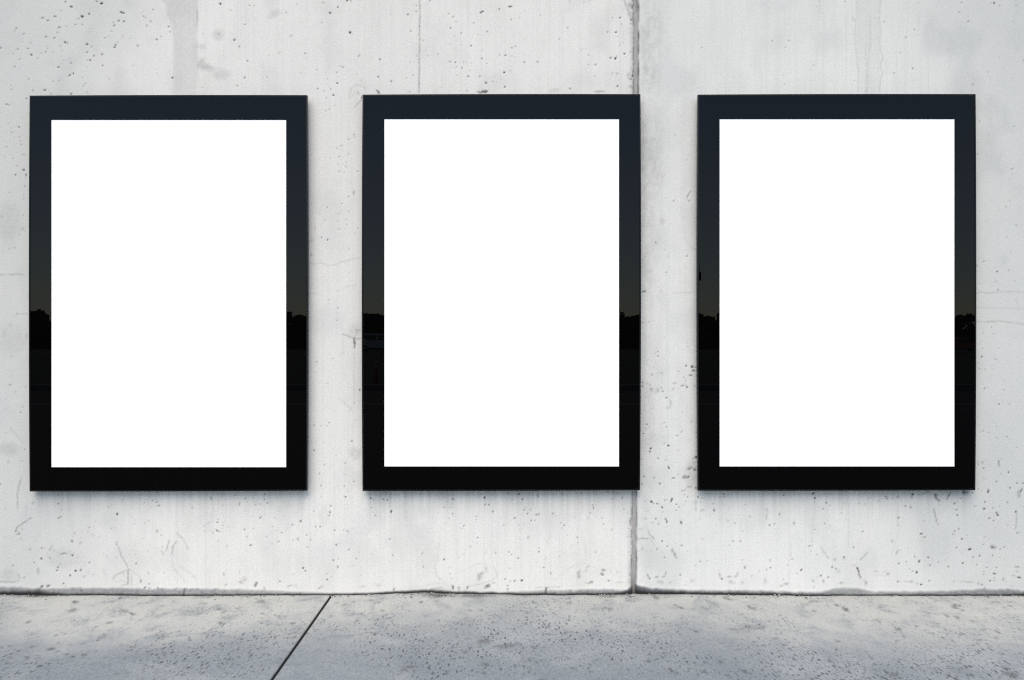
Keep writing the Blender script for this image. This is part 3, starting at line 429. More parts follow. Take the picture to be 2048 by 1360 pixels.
def grid_mesh(name, P, attrs, skirt=None, flip=False):
    """P: (rows, cols, 3) vertex grid -> mesh; skirt = offset vector for a turned-back rim"""
    R, C = P.shape[:2]
    idx = np.arange(R * C).reshape(R, C)
    q = np.stack([idx[:-1, :-1], idx[:-1, 1:], idx[1:, 1:], idx[1:, :-1]], -1).reshape(-1, 4)
    V = P.reshape(-1, 3)
    if flip: q = q[:, ::-1]
    if skirt is not None:
        ring = np.concatenate([idx[0, :], idx[1:, -1], idx[-1, -2::-1], idx[-2:0:-1, 0]])
        n0 = len(V)
        V = np.concatenate([V, V[ring] + np.array(skirt)])
        nn = np.arange(len(ring)); nx = np.roll(nn, -1)
        sq = np.stack([ring[nx], ring[nn], n0 + nn, n0 + nx], -1)
        if flip: sq = sq[:, ::-1]
        q = np.concatenate([q, sq])
        for k in attrs: attrs[k] = np.concatenate([attrs[k].reshape(-1), attrs[k].reshape(-1)[ring]])
    me = bpy.data.meshes.new(name)
    me.vertices.add(len(V)); me.loops.add(q.size); me.polygons.add(len(q))
    me.vertices.foreach_set('co', V.astype(np.float32).ravel())
    me.loops.foreach_set('vertex_index', q.astype(np.int32).ravel())
    me.polygons.foreach_set('loop_start', (np.arange(len(q)) * 4).astype(np.int32))
    me.polygons.foreach_set('loop_total', np.full(len(q), 4, np.int32))
    me.polygons.foreach_set('use_smooth', np.ones(len(q), dtype=bool))
    me.update(calc_edges=True)
    for k, a in attrs.items():
        at = me.attributes.new(k, 'FLOAT', 'POINT')
        at.data.foreach_set('value', np.ascontiguousarray(a.reshape(-1), dtype=np.float32))
    return me

# ---------------------------------------------------------------- materials of the setting
def concrete_wall_material(name, tint):
    t = NT(name)
    p = t.pos()
    big = t.noise(t.pos((0.9, 1, 0.7)), 0.9, 4, .55, .4)
    mid = t.noise(t.pos((1.6, 1, 0.8)), 3.0, 5, .6, .3)
    stre = t.noise(t.pos((34, 1, 0.35)), 1.0, 3, .6)
    stre2 = t.noise(t.pos((95, 1, 1.1)), 1.0, 2, .6)
    fine = t.noise(p, 90, 4, .65)
    a = tint
    b = tuple(c * .86 for c in tint)
    col = t.mix(t.math('MULTIPLY', t.ramp(big, .4, .7), .35), a, b)
    col = t.mix(t.attr('pour_vignette'), col, tuple(c * k for c, k in zip(tint, (.735, .757, .77))))  # painted end vignette and pour clouds darken the base colour
    col = t.mix(t.math('MULTIPLY', t.ramp(mid, .46, .74), .42), col, tuple(c * k for c, k in zip(tint, (.8, .8, .79))))
    col = t.mix(t.math('MULTIPLY', t.ramp(stre, .45, .75), .36), col, tuple(c * .82 for c in tint))
    col = t.mix(t.math('MULTIPLY', t.ramp(stre2, .48, .76), .28), col, tuple(c * .78 for c in tint))
    col = t.mix(t.math('MULTIPLY', t.ramp(fine, .46, .74), .42), col, tuple(c * .82 for c in tint))
    # pinholes everywhere
    v = t.voro(t.pos(), 75)
    pin = t.math('MULTIPLY', t.ramp(v['Distance'], .10, .03), t.ramp(t.noise(t.pos(loc=(3, 0, 1)), 2.6, 3), .52, .66))
    pin = t.math('MULTIPLY', pin, .45)
    col = t.mix(pin, col, (.12, .12, .12))
    dirt = t.attr('dirt')
    col = t.mix(dirt, col, (.085, .083, .08))
    lip = t.attr('lip')
    ln = t.noise(t.pos((3, 1, 14)), 12, 4, .6)
    col = t.mix(lip, col, t.mix(ln, (.06, .062, .07), (.165, .167, .176)))
    col = t.mix(t.math('MULTIPLY', t.attr('pit'), 1.0, clamp=True), col, (.022, .021, .02))
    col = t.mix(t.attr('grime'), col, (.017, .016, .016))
    t.l(col, t.b.inputs['Base Color'])
    t.b.inputs['Roughness'].default_value = .88
    t.b.inputs['Specular IOR Level'].default_value = .25
    n = t.bump(fine, .22, .003)
    n = t.bump(stre2, .10, .004, n)
    n = t.bump(mid, .25, .012, n)
    n = t.bump(pin, -.5, .004, n) if False else n
    t.l(n, t.b.inputs['Normal'])
    return t.m

M_WALL_A = concrete_wall_material('pale_cast_concrete', (.622, .608, .578))
M_WALL_B = concrete_wall_material('grey_cast_concrete', (.602, .598, .572))

def sealant_material():
    t = NT('joint_mortar')
    n1 = t.noise(t.pos((1, 1, .6)), 60, 5, .65)
    n2 = t.noise(t.pos((1, 1, .3)), 9, 4, .6)
    col = t.mix(n1, (.22, .212, .205), (.40, .388, .374))
    col = t.mix(t.ramp(n2, .5, .75), col, (.1, .095, .09))
    col = t.mix(t.attr('grime'), col, (.017, .016, .016))
    t.l(col, t.b.inputs['Base Color'])
    t.b.inputs['Roughness'].default_value = .95
    t.l(t.bump(n1, .6, .006), t.b.inputs['Normal'])
    return t.m
M_SEAL = sealant_material()

def pavement_material():
    t = NT('worn_pavement_concrete')
    big = t.noise(t.pos((.8, .9, 1)), 1.5, 5, .6, .6)
    mid = t.noise(t.pos((1.2, .8, 1)), 5.5, 5, .62, .5)
    fine = t.noise(t.pos((1, .42, 1)), 95, 3, .72)
    salt = t.noise(t.pos((1, .5, 1)), 120, 2, .7)
    col = t.mix(t.ramp(big, .36, .66), (.182, .206, .221), (.268, .287, .297))
    col = t.mix(t.math('MULTIPLY', t.ramp(mid, .42, .72), .55), col, (.155, .178, .195))
    col = t.mix(t.math('MULTIPLY', t.ramp(fine, .42, .72), .6), col, (.125, .137, .15))
    col = t.mix(t.math('MULTIPLY', t.ramp(salt, .6, .76), .5), col, (.42, .43, .435))
    dust = t.attr('dust')
    dn = t.noise(t.pos((1, .7, 1)), 8, 5, .65, .4)
    dustm = t.math('MULTIPLY', dust, t.ramp(dn, .2, .56), clamp=True)
    col = t.mix(dustm, col, t.mix(mid, (.412, .415, .385), (.355, .362, .352)))
    # exposed-aggregate pits, elongated along the brushing direction
    dens = t.noise(t.pos((.9, .7, 1), (5, 2, 0)), 2.2, 4, .6)
    pits = None
    for sc, thr, lo, hi, amt in (((54, 20, 1), .34, .33, .60, .88), ((92, 36, 1), .36, .3, .58, .68), ((26, 10, 1), .2, .42, .62, .85)):
        w = t.n('ShaderNodeVectorMath', operation='ADD')
        t.l(t.pos(sc, (random.random() * 9, random.random() * 9, 0)), w.inputs[0])
        nz = t.n('ShaderNodeTexNoise'); nz.inputs['Scale'].default_value = 40
        t.l(t.pos(), nz.inputs['Vector'])
        sv = t.n('ShaderNodeVectorMath', operation='SCALE'); sv.inputs['Scale'].default_value = .55
        t.l(nz.outputs['Color'], sv.inputs[0]); t.l(sv.outputs[0], w.inputs[1])
        v = t.voro(w.outputs[0], 1.0)
        sel = t.n('ShaderNodeSeparateColor'); t.l(v['Color'], sel.inputs[0])
        m = t.math('MULTIPLY', t.ramp(v['Distance'], thr, thr * .6), t.ramp(sel.outputs[0], .25, .6))
        m = t.math('MULTIPLY', m, t.ramp(dens, lo, hi))
        m = t.math('MULTIPLY', m, amt)
        pits = m if pits is None else t.math('MAXIMUM', pits, m)
    pits = t.math('MULTIPLY', pits, t.math('SUBTRACT', 1.0, t.math('MULTIPLY', dustm, .72)), clamp=True)
    col = t.mix(pits, col, (.062, .068, .076))
    col = t.mix(t.attr('dirt'), col, (.062, .062, .062))
    col = t.mix(t.attr('grime'), col, (.02, .02, .02))
    t.l(col, t.b.inputs['Base Color'])
    t.b.inputs['Roughness'].default_value = .86
    t.b.inputs['Specular IOR Level'].default_value = .3
    n = t.bump(fine, .35, .004)
    n = t.bump(pits, -.0, .004, n)
    inv = t.math('SUBTRACT', 1.0, pits)
    n = t.bump(inv, .45, .004, n)
    n = t.bump(mid, .3, .01, n)
    t.l(n, t.b.inputs['Normal'])
    return t.m
M_PAVE = pavement_material()

M_GAP = simple_mat('black_joint_filler', (.008, .008, .009), .9, .2)

def asphalt_material():
    t = NT('asphalt')
    n1 = t.noise(t.pos(), 60, 4, .7)
    n2 = t.noise(t.pos(), .4, 4, .6)
    col = t.mix(n1, (.035, .036, .038), (.062, .062, .062))
    col = t.mix(t.math('MULTIPLY', n2, .5), col, (.05, .048, .045))
    t.l(col, t.b.inputs['Base Color'])
    t.b.inputs['Roughness'].default_value = .92
    t.l(t.bump(n1, .4, .01), t.b.inputs['Normal'])
    return t.m
M_ASPH = asphalt_material()

# ---------------------------------------------------------------- the wall: two cast panels and the joint between them
PITb, DIRTb, LIPb, GRIMEb = np.clip(.35 * blur1(PIT) + PIT, 0, 1), np.clip(blur1(DIRT) * 1.35, 0, .95), blur1(LIP), blur1(GRIME)
wall = empty('concrete_wall', (0, 0, 0))
tag(wall, 'pale weathered cast concrete wall with pits, scuffs and one vertical joint, behind the poster boxes', 'wall')

WALL_TOP, WALL_END = 4.4, 9.0
STEP = 0.0043
def px2x(u): return (u - W2) / S
def px2z(v): return H - (v - H2) / S

def joint_left(z):
    v = H2 - (z - H) * S
    return px2x(np.interp(v, [-40, 190, 980, 1190], [1267.6, 1267.6, 1265.3, 1263.8]) + 2.4 * (fbm(v / 7.0, v * 0 + .7, 91, 3) - .5) - 3.0 * np.clip(fbm(v / 16.0, v * 0 + 3.1, 92, 3) - .62, 0, 1) * 6)
def joint_right(z):
    v = H2 - (z - H) * S
    return px2x(np.interp(v, [-40, 190, 980, 1190], [1276.4, 1275.4, 1272.3, 1271.2]) + 1.0 * (fbm(v / 11.0, v * 0 + 5.7, 93, 3) - .5))

zs = np.concatenate([np.arange(-0.06, 3.08, STEP), np.linspace(3.1, WALL_TOP, 12)])
def panel(left):
    jx = px2x(1266.0 if left else 1274.0)
    if left:
        xs = np.concatenate([np.linspace(-WALL_END, px2x(-140), 28)[:-1], np.arange(px2x(-140), jx - STEP * .4, STEP), [jx]])
    else:
        xs = np.concatenate([[jx], np.arange(jx + STEP, px2x(2180), STEP), np.linspace(px2x(2180), WALL_END, 28)[1:]])
    X, Z = np.meshgrid(xs, zs)
    # ragged joint edge: shift the columns next to it
    e = (joint_left(zs) if left else joint_right(zs)) - jx
    wgt = np.clip(1 - np.abs(xs - jx) / 0.06, 0, 1)
    X = X + e[:, None] * wgt[None, :]
    U = W2 + X * S
    V = H2 - (Z - H) * S
    pit, dirt, lip, grime = (sample(a, U, V) for a in (PITb, DIRTb, LIPb, GRIMEb))
    pour_vignette = sample(POUR_VIGNETTE, np.clip(U, U0 + 2, U0 + UW - 4), np.clip(V, V0 + 2, V0 + VH - 4))
    Y = 0.0035 * (fbm(X / .7, Z / .9, 101, 3) - .5) + pit * 0.0035
    # arris slightly rounded at the joint, hairline groove, mortar lip swelling at the foot
    Y = Y + 0.006 * np.exp(-np.abs(X - jx - e[:, None]) / 0.006)
    hair = np.exp(-((U - 839.0) / 1.4) ** 2) * (V < 200)
    Y = Y + 0.002 * hair
    Y = Y - 0.006 * lip
    P = np.stack([X, Y, Z], -1)
    me = grid_mesh('wall_panel', P, {'pit': pit, 'dirt': dirt, 'lip': lip, 'grime': grime, 'pour_vignette': pour_vignette}, skirt=(0, .03, 0))
    # body of the panel behind the face
    bm = bmesh.new(); bm.from_mesh(me)
    x0, x1 = (-WALL_END, jx - .012) if left else (jx + .012, WALL_END)
    add_box(bm, ((x0 + x1) / 2, .175, (WALL_TOP - .06) / 2), (x1 - x0, .31, WALL_TOP + .058))
    bm.to_mesh(me); bm.free()
    return link('wall_panel', me, M_WALL_A if left else M_WALL_B, wall)
pl = panel(True)
pr = panel(False)
pr['label'] = 'slightly greyer panel right of the vertical joint'

zz = np.arange(-0.05, 3.1, .012)
zz = np.concatenate([zz, [WALL_TOP]])
xj0, xj1 = joint_left(zz) - .012, joint_right(zz) + .012
cols = np.linspace(0, 1, 7)
X = xj0[:, None] * (1 - cols) + xj1[:, None] * cols
Z = np.repeat(zz[:, None], 7, 1)
Y = .0075 + .004 * (fbm(X / .008, Z / .03, 111, 3) - .5) + .003 * np.abs(cols - .5)[None, :]
jg = (np.exp(-np.clip(Z, 0, 9) / (.035 + .06 * fbm(X / .01, Z / .03, 113, 3))) * .97).astype(np.float32)
me = grid_mesh('joint_mortar', np.stack([X, Y, Z], -1), {'grime': jg})
link('joint_mortar', me, M_SEAL, wall)

# ---------------------------------------------------------------- pavement slabs
GD = {'dirt': None}
DIRT[:] = 0; PIT[:] = 0
block(0, 1170, K, [(770,172,36,.55,14,-20),(745,255,60,.35,18,-5),(1270,262,60,.35,18),(1350,290,50,.45,14,15),(1175,272,9,.7),(290,377,35,.45,12,-15),(15,390,10,.8,6),(25,275,22,.4,5,-15),(860,712,38,.6,12,-20),(745,735,32,.55,10,-25),(685,710,28,.55,9,-30),(520,655,50,.45,14,-12),(325,632,30,.55,9,-20),(110,705,24,.55,8,-15),(190,675,30,.5,9,-15),(150,660,16,.6,7,-30),(105,745,36,.35,10),(275,738,32,.5,9),(285,758,18,.6,7),(100,627,18,.6,7),(15,640,26,.5,8),(575,512,32,.45,9,-30),(635,485,18,.5,6,-15),(665,497,22,.45,6,-25),(1000,568,18,.6,8,-15),(1018,536,16,.6,6,-30),(1065,506,18,.5,5,-20),(985,428,26,.5,6,-25),(950,460,12,.6,5,-20),(1120,385,50,.4,12,-15),(1380,632,16,.6,7),(985,678,16,.6,6,-15),(1066,742,16,.6,5,-20),(900,755,18,.6,6,-25),(720,615,18,.65,7,-15),(600,595,14,.6,5,-25),(420,755,18,.6,5,-15),(485,798,16,.5,5),(370,805,14,.6,5,-20),(630,812,20,.5,6,-20),(500,860,14,.6,6),(1580,777,18,.65,6,-20),(1440,795,14,.55,5,-20),(1370,777,16,.5,5,-15),(1600,580,14,.65,6,-20),(1600,507,14,.6,5,-25),(1935,638,18,.6,6,-25),(1560,465,14,.6,5,-15),(1640,475,12,.5,5),(1195,905,20,.5,8,-20),(1305,897,10,.6,6),(1890,837,16,.7,4),(1663,212,10,.9,4),(1690,293,45,.2,10,-5),(1500,320,14,.55,5),(580,680,24,.5,9,-20),(850,602,28,.4,6,-20),(1395,690,16,.5,5,-20),(1625,660,60,.2,24),(330,110,120,.4,14)], (), 'dirt')
block(400, 1170, K, [(610,172,60,.35,14,-3),(395,235,45,.28,14,-10),(35,185,45,.28,14),(245,275,34,.5,8,-25),(350,270,34,.2,10),(210,383,40,.35,14,-5),(190,203,35,.3,6,-10),(640,290,24,.65,6,10),(770,303,12,.5,8),(945,393,30,.5,10),(820,408,50,.15,14),(1005,415,25,.2,8),(965,530,35,.3,12,-20),(525,715,36,.4,16,-45),(880,470,20,.25,4),(1400,180,30,.35,8),(1475,203,30,.35,8,-25),(1570,170,30,.35,10),(1755,160,25,.35,8,-15),(1855,150,20,.3,6),(1870,263,28,.5,6,10),(1350,318,35,.22,12),(1600,370,32,.4,12,-25),(1640,300,20,.3,8),(1800,492,55,.3,14,-20),(1180,455,35,.2,10),(1320,665,16,.5,9,-30),(1950,335,16,.4,6,-15)], (), 'dirt')
block(800, 1170, K, [(860,575,75,.4,32,-8),(1090,620,150,.33,22,-6),(1380,640,35,.4,18),(955,528,22,.35,14),(1505,425,45,.22,20),(665,690,36,.35,14),(110,838,65,.4,20,-5),(40,870,40,.4,14),(870,808,50,.35,12,-5),(440,775,40,.25,8),(220,185,14,.7,9,-30),(375,172,40,.35,14,-10),(280,318,50,.2,12),(1720,182,40,.3,12),(1305,283,22,.5,5),(1330,228,25,.25,6),(720,262,35,.35,10),(835,258,22,.4,10),(395,364,14,.6,6,20),(1400,500,16,.7,4),(980,385,40,.15,14),(330,533,12,.6,5),(1595,748,9,.8),(1925,848,10,.7,14),(1720,750,40,.25,14,20),(1460,965,50,.4,10),(420,120,240,.42,22),(760,120,240,.4,18),(1200,112,260,.2,10)], (), 'dirt')
block(1200, 1170, K, [(570,130,50,.35,16,25),(270,140,16,.5,5),(810,225,60,.4,14,20),(1550,235,60,.4,14,20),(570,330,30,.25,10),(1295,330,30,.25,10,20),(1010,138,18,.5,5),(1300,140,60,.35,14,20),(100,246,22,.5,5),(250,473,22,.6,8,15),(985,475,26,.6,9,15),(390,435,16,.4,8,30),(1130,437,16,.4,8,30),(940,607,20,.6,8,20),(1680,618,20,.6,8,20),(495,785,26,.5,10),(1235,790,26,.5,10),(740,880,50,.4,16,25),(1480,885,50,.4,16,25),(645,745,14,.6,9,20),(1380,750,14,.6,9,20),(125,757,16,.7,10,60),(1375,455,90,.25,16,5),(1590,440,110,.2,22),(1800,550,45,.25,12),(915,860,20,.5,9),(1065,885,30,.5,10,-25),(1660,870,18,.5,10),(1835,885,20,.5,9),(80,115,160,.35,14)], (), 'dirt')
block(1600, 1170, K5, [(415,220,50,.55,16,25),(335,185,35,.45,10,15),(1430,187,60,.45,12,3),(1420,208,50,.4,8,10),(1490,230,20,.5,6,20),(1345,280,35,.4,10,20),(1430,295,40,.4,12,20),(1580,332,24,.4,6,10),(1270,352,24,.45,5),(1790,155,55,.35,8,3),(1920,192,36,.45,7,12),(900,403,40,.4,12,10),(1065,382,20,.4,7,-15),(1210,377,20,.4,5),(340,510,40,.35,12,10),(130,145,50,.25,12),(850,820,50,.4,26,15),(1210,690,26,.5,5,5),(1140,412,16,.5,5,10),(1330,405,18,.5,5,20),(1205,440,30,.5,7,25),(330,595,12,.6,12),(1700,500,20,.5,5),(1790,480,26,.45,8,5),(1930,820,90,.35,28,20),(1860,755,50,.35,16,20),(1640,500,30,.5,6,-10),(1810,430,40,.4,8,25),(125,240,26,.45,7)], (), 'dirt')
GDIRT = np.clip(blur1(DIRT) * 1.4, 0, .85)

pavement = empty('pavement', (0, 0, 0))
tag(pavement, 'pitted grey concrete pavement at the foot of the wall', kind='structure')
JX, GAPW, SLAB = -0.911, 0.009, 4.2
PAVE_D = 2.6

def pave_slab(x0, x1, fine):
    x0 += GAPW / 2; x1 -= GAPW / 2
    fx0, fx1 = max(x0, -3.05), min(x1, 3.05)
    if fine:
        xs = np.arange(fx0, fx1, .0052)
        if xs[-1] < fx1 - 1e-4: xs = np.append(xs, fx1)
        if x0 < fx0 - .01: xs = np.concatenate([np.linspace(x0, fx0, 12)[:-1], xs])
        if x1 > fx1 + .01: xs = np.concatenate([xs, np.linspace(fx1, x1, 12)[1:]])
        ys = np.concatenate([np.linspace(-PAVE_D, -1.35, 60)[:-1], np.arange(-1.35, -.2, .008), np.arange(-.2, .0, .004), [.012]])
    else:
        xs = np.linspace(x0, x1, 24); ys = np.concatenate([np.linspace(-PAVE_D, -.2, 40), [-.1, -.05, 0, .012]])
    X, Y = np.meshgrid(xs, ys)
    dist = D + np.minimum(Y, 0)
    near = dist > 1.2
    dd = np.where(near, dist, 1.2)
    U = W2 + X * S * D / dd
    V = H2 + H * S * D / dd
    fu = foot(W2 + X * S)
    h0 = -(fu - 1190.0) / S
    Z = h0 * np.exp(Y / .10) + .0035 * (fbm(X / .5, Y / .5, 131, 3) - .5) * sstep(-Y, .05, .3)
    # slab arris worn round along the open joint
    de = np.minimum(np.abs(X - x0), np.abs(X - x1))
    Z = Z - .003 * np.exp(-de / .004) - .002 * np.exp(-de / .012) * fbm(Y / .03, X * 0 + x0, 133, 3)
    dirt = sample(GDIRT, U, V) * near
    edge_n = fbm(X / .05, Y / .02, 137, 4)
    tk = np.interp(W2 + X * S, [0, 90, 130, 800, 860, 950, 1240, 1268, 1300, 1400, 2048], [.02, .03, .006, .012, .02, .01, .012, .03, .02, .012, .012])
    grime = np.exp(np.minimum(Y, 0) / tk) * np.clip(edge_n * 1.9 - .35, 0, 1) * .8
    grime = np.maximum(grime, .95 * np.exp(-de / .0016))
    # pale dust blown against the foot of the wall
    yy = -Y + .75 * (fbm(X / .5, Y / .45, 141, 5) - .5) + .16 * np.sin(X * 1.7 + 1.0)
    dust = (1 - sstep(yy, .05, .95)) * .97
    me = grid_mesh('pavement_slab', np.stack([X, Y, Z], -1), {'dirt': dirt.astype(np.float32), 'grime': grime.astype(np.float32), 'dust': dust.astype(np.float32)}, skirt=(0, 0, -.09))
    return link('pavement_slab', me, M_PAVE, pavement)
for k in range(-2, 3):
    a = JX + k * SLAB
    pave_slab(a, a + SLAB, k in (-1, 0))
bm = bmesh.new()
for k in range(-1, 3):
    x = JX + k * SLAB
    add_box(bm, (x, -PAVE_D / 2, -.035), (GAPW + .004, PAVE_D - .02, .03))
from_bm('joint_filler', bm, M_GAP, pavement)

# crumbs of concrete and grit that have gathered along the foot of the wall
bm = bmesh.new()
cr = random.Random(11)
zones = [(395, 770, 60), (795, 910, 70), (1195, 1330, 45), (1330, 1640, 50), (0, 120, 16), (1640, 2060, 26)]
for ua, ub, cnt in zones:
    for k in range(cnt):
        u = cr.uniform(ua, ub)
        x = px2x(u); y = -.004 - abs(cr.gauss(0, .028))
        z = -(float(foot(np.array([u]))[0]) - 1190.0) / S * math.exp(y / .10)
        a = cr.uniform(.0015, .0055) * (1.3 if cr.random() < .1 else 1)
        res = bmesh.ops.create_icosphere(bm, subdivisions=1, radius=a)
        q = cr.uniform(.5, .9)
        for v in res['verts']:
            v.co = Vector((x + v.co.x * cr.uniform(.7, 1.3), y + v.co.y * cr.uniform(.7, 1.3), z + a * .35 + v.co.z * q))
def crumb_material():
    t = NT('concrete_crumbs')
    n = t.noise(t.pos(), 45, 3, .6)
    t.l(t.mix(t.ramp(n, .35, .65), (.05, .05, .05), (.36, .355, .335)), t.b.inputs['Base Color'])
    t.b.inputs['Roughness'].default_value = .95
    return t.m
tag(from_bm('grit', bm, crumb_material()), kind='stuff')

# ---------------------------------------------------------------- poster light boxes
def glass_material():
    t = NT('black_backed_glass')
    t.b.inputs['Base Color'].default_value = (.0008, .0008, .0009, 1)
    t.b.inputs['Roughness'].default_value = .015
    t.b.inputs['IOR'].default_value = 1.5
    t.b.inputs['Specular IOR Level'].default_value = .14    # anti-glare coating
    sm = t.noise(t.pos((1, 1, 1)), 3.0, 3, .5)
    t.l(t.ramp(sm, .3, .8, .003, .008), t.b.inputs['Roughness'])
    return t.m
M_GLASS = glass_material()
M_BODY = simple_mat('black_powder_coat', (.004, .004, .0045), .45, .2)
M_TRIM = simple_mat('black_anodised_edge', (.004, .004, .0045), .32, .25)

def poster_material():
    t = NT('blank_white_poster_paper')
    n = t.noise(t.pos(), 30, 3, .5)
    t.l(t.mix(n, (.86, .86, .86), (.88, .88, .88)), t.b.inputs['Base Color'])
    t.b.inputs['Roughness'].default_value = .6
    t.b.inputs['Specular IOR Level'].default_value = .3
    return t.m
M_POSTER = poster_material()

DEPTH = 0.046
FK = (D - DEPTH) / D            # what stands proud of the wall is seen a little larger
def fpt(u, v):
    return ((u - W2) / S * FK, H - (v - H2) / S * FK)

def outline(tl, tr, br, bl, bow, n=14):
    """front outline, clockwise from top left, sides bowed out a touch"""
    def seg(a, b, nx, ny):
        out = []
        for i in range(n):
            t = i / n
            k = 4 * t * (1 - t) * bow
            out.append((a[0] + (b[0] - a[0]) * t + nx * k, a[1] + (b[1] - a[1]) * t + ny * k))
        return out
    return seg(tl, tr, 0, -.4) + seg(tr, br, 1, 0) + seg(br, bl, 0, .3) + seg(bl, tl, -1, 0)

def ring_mesh(name, outer, inner, y_front, y_back, mat, parent):
    """flat ring with thickness; outer and inner have equal counts"""
    bm = bmesh.new()
    n = len(outer)
    of = [bm.verts.new((p[0], y_front, p[1])) for p in outer]
    inf = [bm.verts.new((p[0], y_front, p[1])) for p in inner]
    ob = [bm.verts.new((p[0], y_back, p[1])) for p in outer]
    ib = [bm.verts.new((p[0], y_back, p[1])) for p in inner]
    for i in range(n):
        j = (i + 1) % n
        bm.faces.new((of[i], of[j], inf[j], inf[i]))
        bm.faces.new((ob[j], ob[i], ib[i], ib[j]))
        bm.faces.new((of[j], of[i], ob[i], ob[j]))
        bm.faces.new((inf[i], inf[j], ib[j], ib[i]))
    bmesh.ops.recalc_face_normals(bm, faces=bm.faces)
    es = [e for e in bm.edges if abs(e.verts[0].co.y - y_front) < 1e-6 and abs(e.verts[1].co.y - y_front) < 1e-6 and e.verts[0] in of and e.verts[1] in of]
    bmesh.ops.bevel(bm, geom=es, offset=.0012, segments=2, affect='EDGES', profile=.5)
    return from_bm(name, bm, mat, parent)

def resample_inner(x0, x1, z0, z1, n=14):
    pts = []
    for (a, b) in (((x0, z1), (x1, z1)), ((x1, z1), (x1, z0)), ((x1, z0), (x0, z0)), ((x0, z0), (x0, z1))):
        for i in range(n):
            t = i / n
            pts.append((a[0] + (b[0] - a[0]) * t, a[1] + (b[1] - a[1]) * t))
    return pts

def poster_box(corners, poster, label):
    tl, tr, br, bl = corners
    xa, zb = fpt(*bl); xb, zt = fpt(*tr)
    cx = (xa + xb) / 2
    root = empty('poster_lightbox', (cx, 0, zb))
    tag(root, label, 'poster box', 'blank poster light boxes in a row on the wall')
    out = [fpt(*p) for p in outline(tl, tr, br, bl, 1.7)]
    L = lambda pts: [(p[0] - cx, p[1] - zb) for p in pts]
    px0, pz1 = fpt(poster[0], poster[1]); px1, pz0 = fpt(poster[2], poster[3])
    px0 -= cx; px1 -= cx; pz0 -= zb; pz1 -= zb
    # thin black edge strip round the door, then the glass, then the paper
    o = L(out)
    mx, mz = (o[0][0] + o[28][0]) / 2, (o[0][1] + o[28][1]) / 2
    def inset(pts, d):
        r = []
        for p in pts:
            sx = 1 if p[0] > mx else -1
            sz = 1 if p[1] > mz else -1
            hx = abs(p[0] - mx); hz = abs(p[1] - mz)
            r.append((p[0] - d * min(1, max(-1, (p[0] - mx) / (o[28][0] - mx))), p[1] - d * min(1, max(-1, (p[1] - mz) / (o[0][1] - mz)))))
        return r
    trim_w = .0065
    o2 = inset(o, trim_w)
    ring_mesh('edge_trim', o, o2, -DEPTH, -DEPTH + .022, M_TRIM, root)
    o3 = inset(o, trim_w + .0004)
    ring_mesh('glass_border', o3, resample_inner(px0, px1, pz0, pz1), -DEPTH + .0012, -DEPTH + .0026, M_GLASS, root)
    bm = bmesh.new()
    add_box(bm, ((px0 + px1) / 2, -DEPTH + .00155, (pz0 + pz1) / 2), (px1 - px0 + .03, .0015, pz1 - pz0 + .03))
    # keep the paper behind the printed border: glass back face is 1 mm behind its front
    for v in bm.verts: v.co.y += .0020
    from_bm('poster', bm, M_POSTER, root)
    bm = bmesh.new()
    bw, bh = o[28][0] - o[0][0], o[0][1] - o[28][1]
    add_box(bm, (mx, -DEPTH / 2 + .007, mz), (bw - .024, DEPTH - .016, bh - .024), .004)
    from_bm('housing', bm, M_BODY, root)
    return root

poster_box(((59, 191), (614, 190), (614, 981.5), (59, 983)), (102.3, 239.5, 572.2, 934.5), 'blank white poster in a black box hanging on the wall nearest its pale stained strip')
poster_box(((725, 189), (1281, 188), (1280, 980.5), (725, 982)), (768.5, 238, 1238.2, 933), 'blank white poster in a black box hanging over the vertical wall joint')
poster_box(((1396, 189), (1951.5, 188), (1951, 980.5), (1396, 981.5)), (1439.3, 238, 1909.3, 933), 'blank white poster in a black box hanging on the greyer wall panel')

# ---------------------------------------------------------------- across the road: seen only as reflections in the black glass
bm = bmesh.new()
v = [bm.verts.new(p) for p in ((-900, -1500, -.03), (900, -1500, -.03), (900, 300, -.03), (-900, 300, -.03))]
bm.faces.new(v)
tag(from_bm('ground', bm, M_ASPH), kind='structure')

FP = S * D
def refl(u, v_base):
    """ground point whose reflection in the boxes shows at photo column u, row v_base"""
    dist = H * FP / (v_base - H2)
    return (u - W2) / FP * dist, -(dist - D) - .1

M_WHITE = simple_mat('white_line_paint', (.6, .6, .58), .7, .3)
bm = bmesh.new()
_, yl = refl(1024, 806)
for k in range(2):
    add_box(bm, (0, yl - k * .0, -.024), (80, .12, .004))
    break
tag(from_bm('road_line', bm, M_WHITE), kind='structure')
bm = bmesh.new()
_, yk = refl(1024, 778)
add_box(bm, (0, yk - .1, .045), (160, .2, .15), .02)
tag(from_bm('kerb', bm, simple_mat('kerb_concrete', (.3, .29, .28), .85, .3)), kind='structure')
bm = bmesh.new()
v = [bm.verts.new(p) for p in ((-300, yk - 60, .05), (300, yk - 60, .05), (300, yk - .2, .05), (-300, yk - .2, .05))]
bm.faces.new(v)
def verge_material():
    t = NT('rough_verge')
    n = t.noise(t.pos(), 3, 5, .65)
    t.l(t.mix(n, (.02, .028, .012), (.05, .05, .03)), t.b.inputs['Base Color'])
    t.b.inputs['Roughness'].default_value = 1
    return t.m
tag(from_bm('verge', bm, verge_material()), kind='structure')

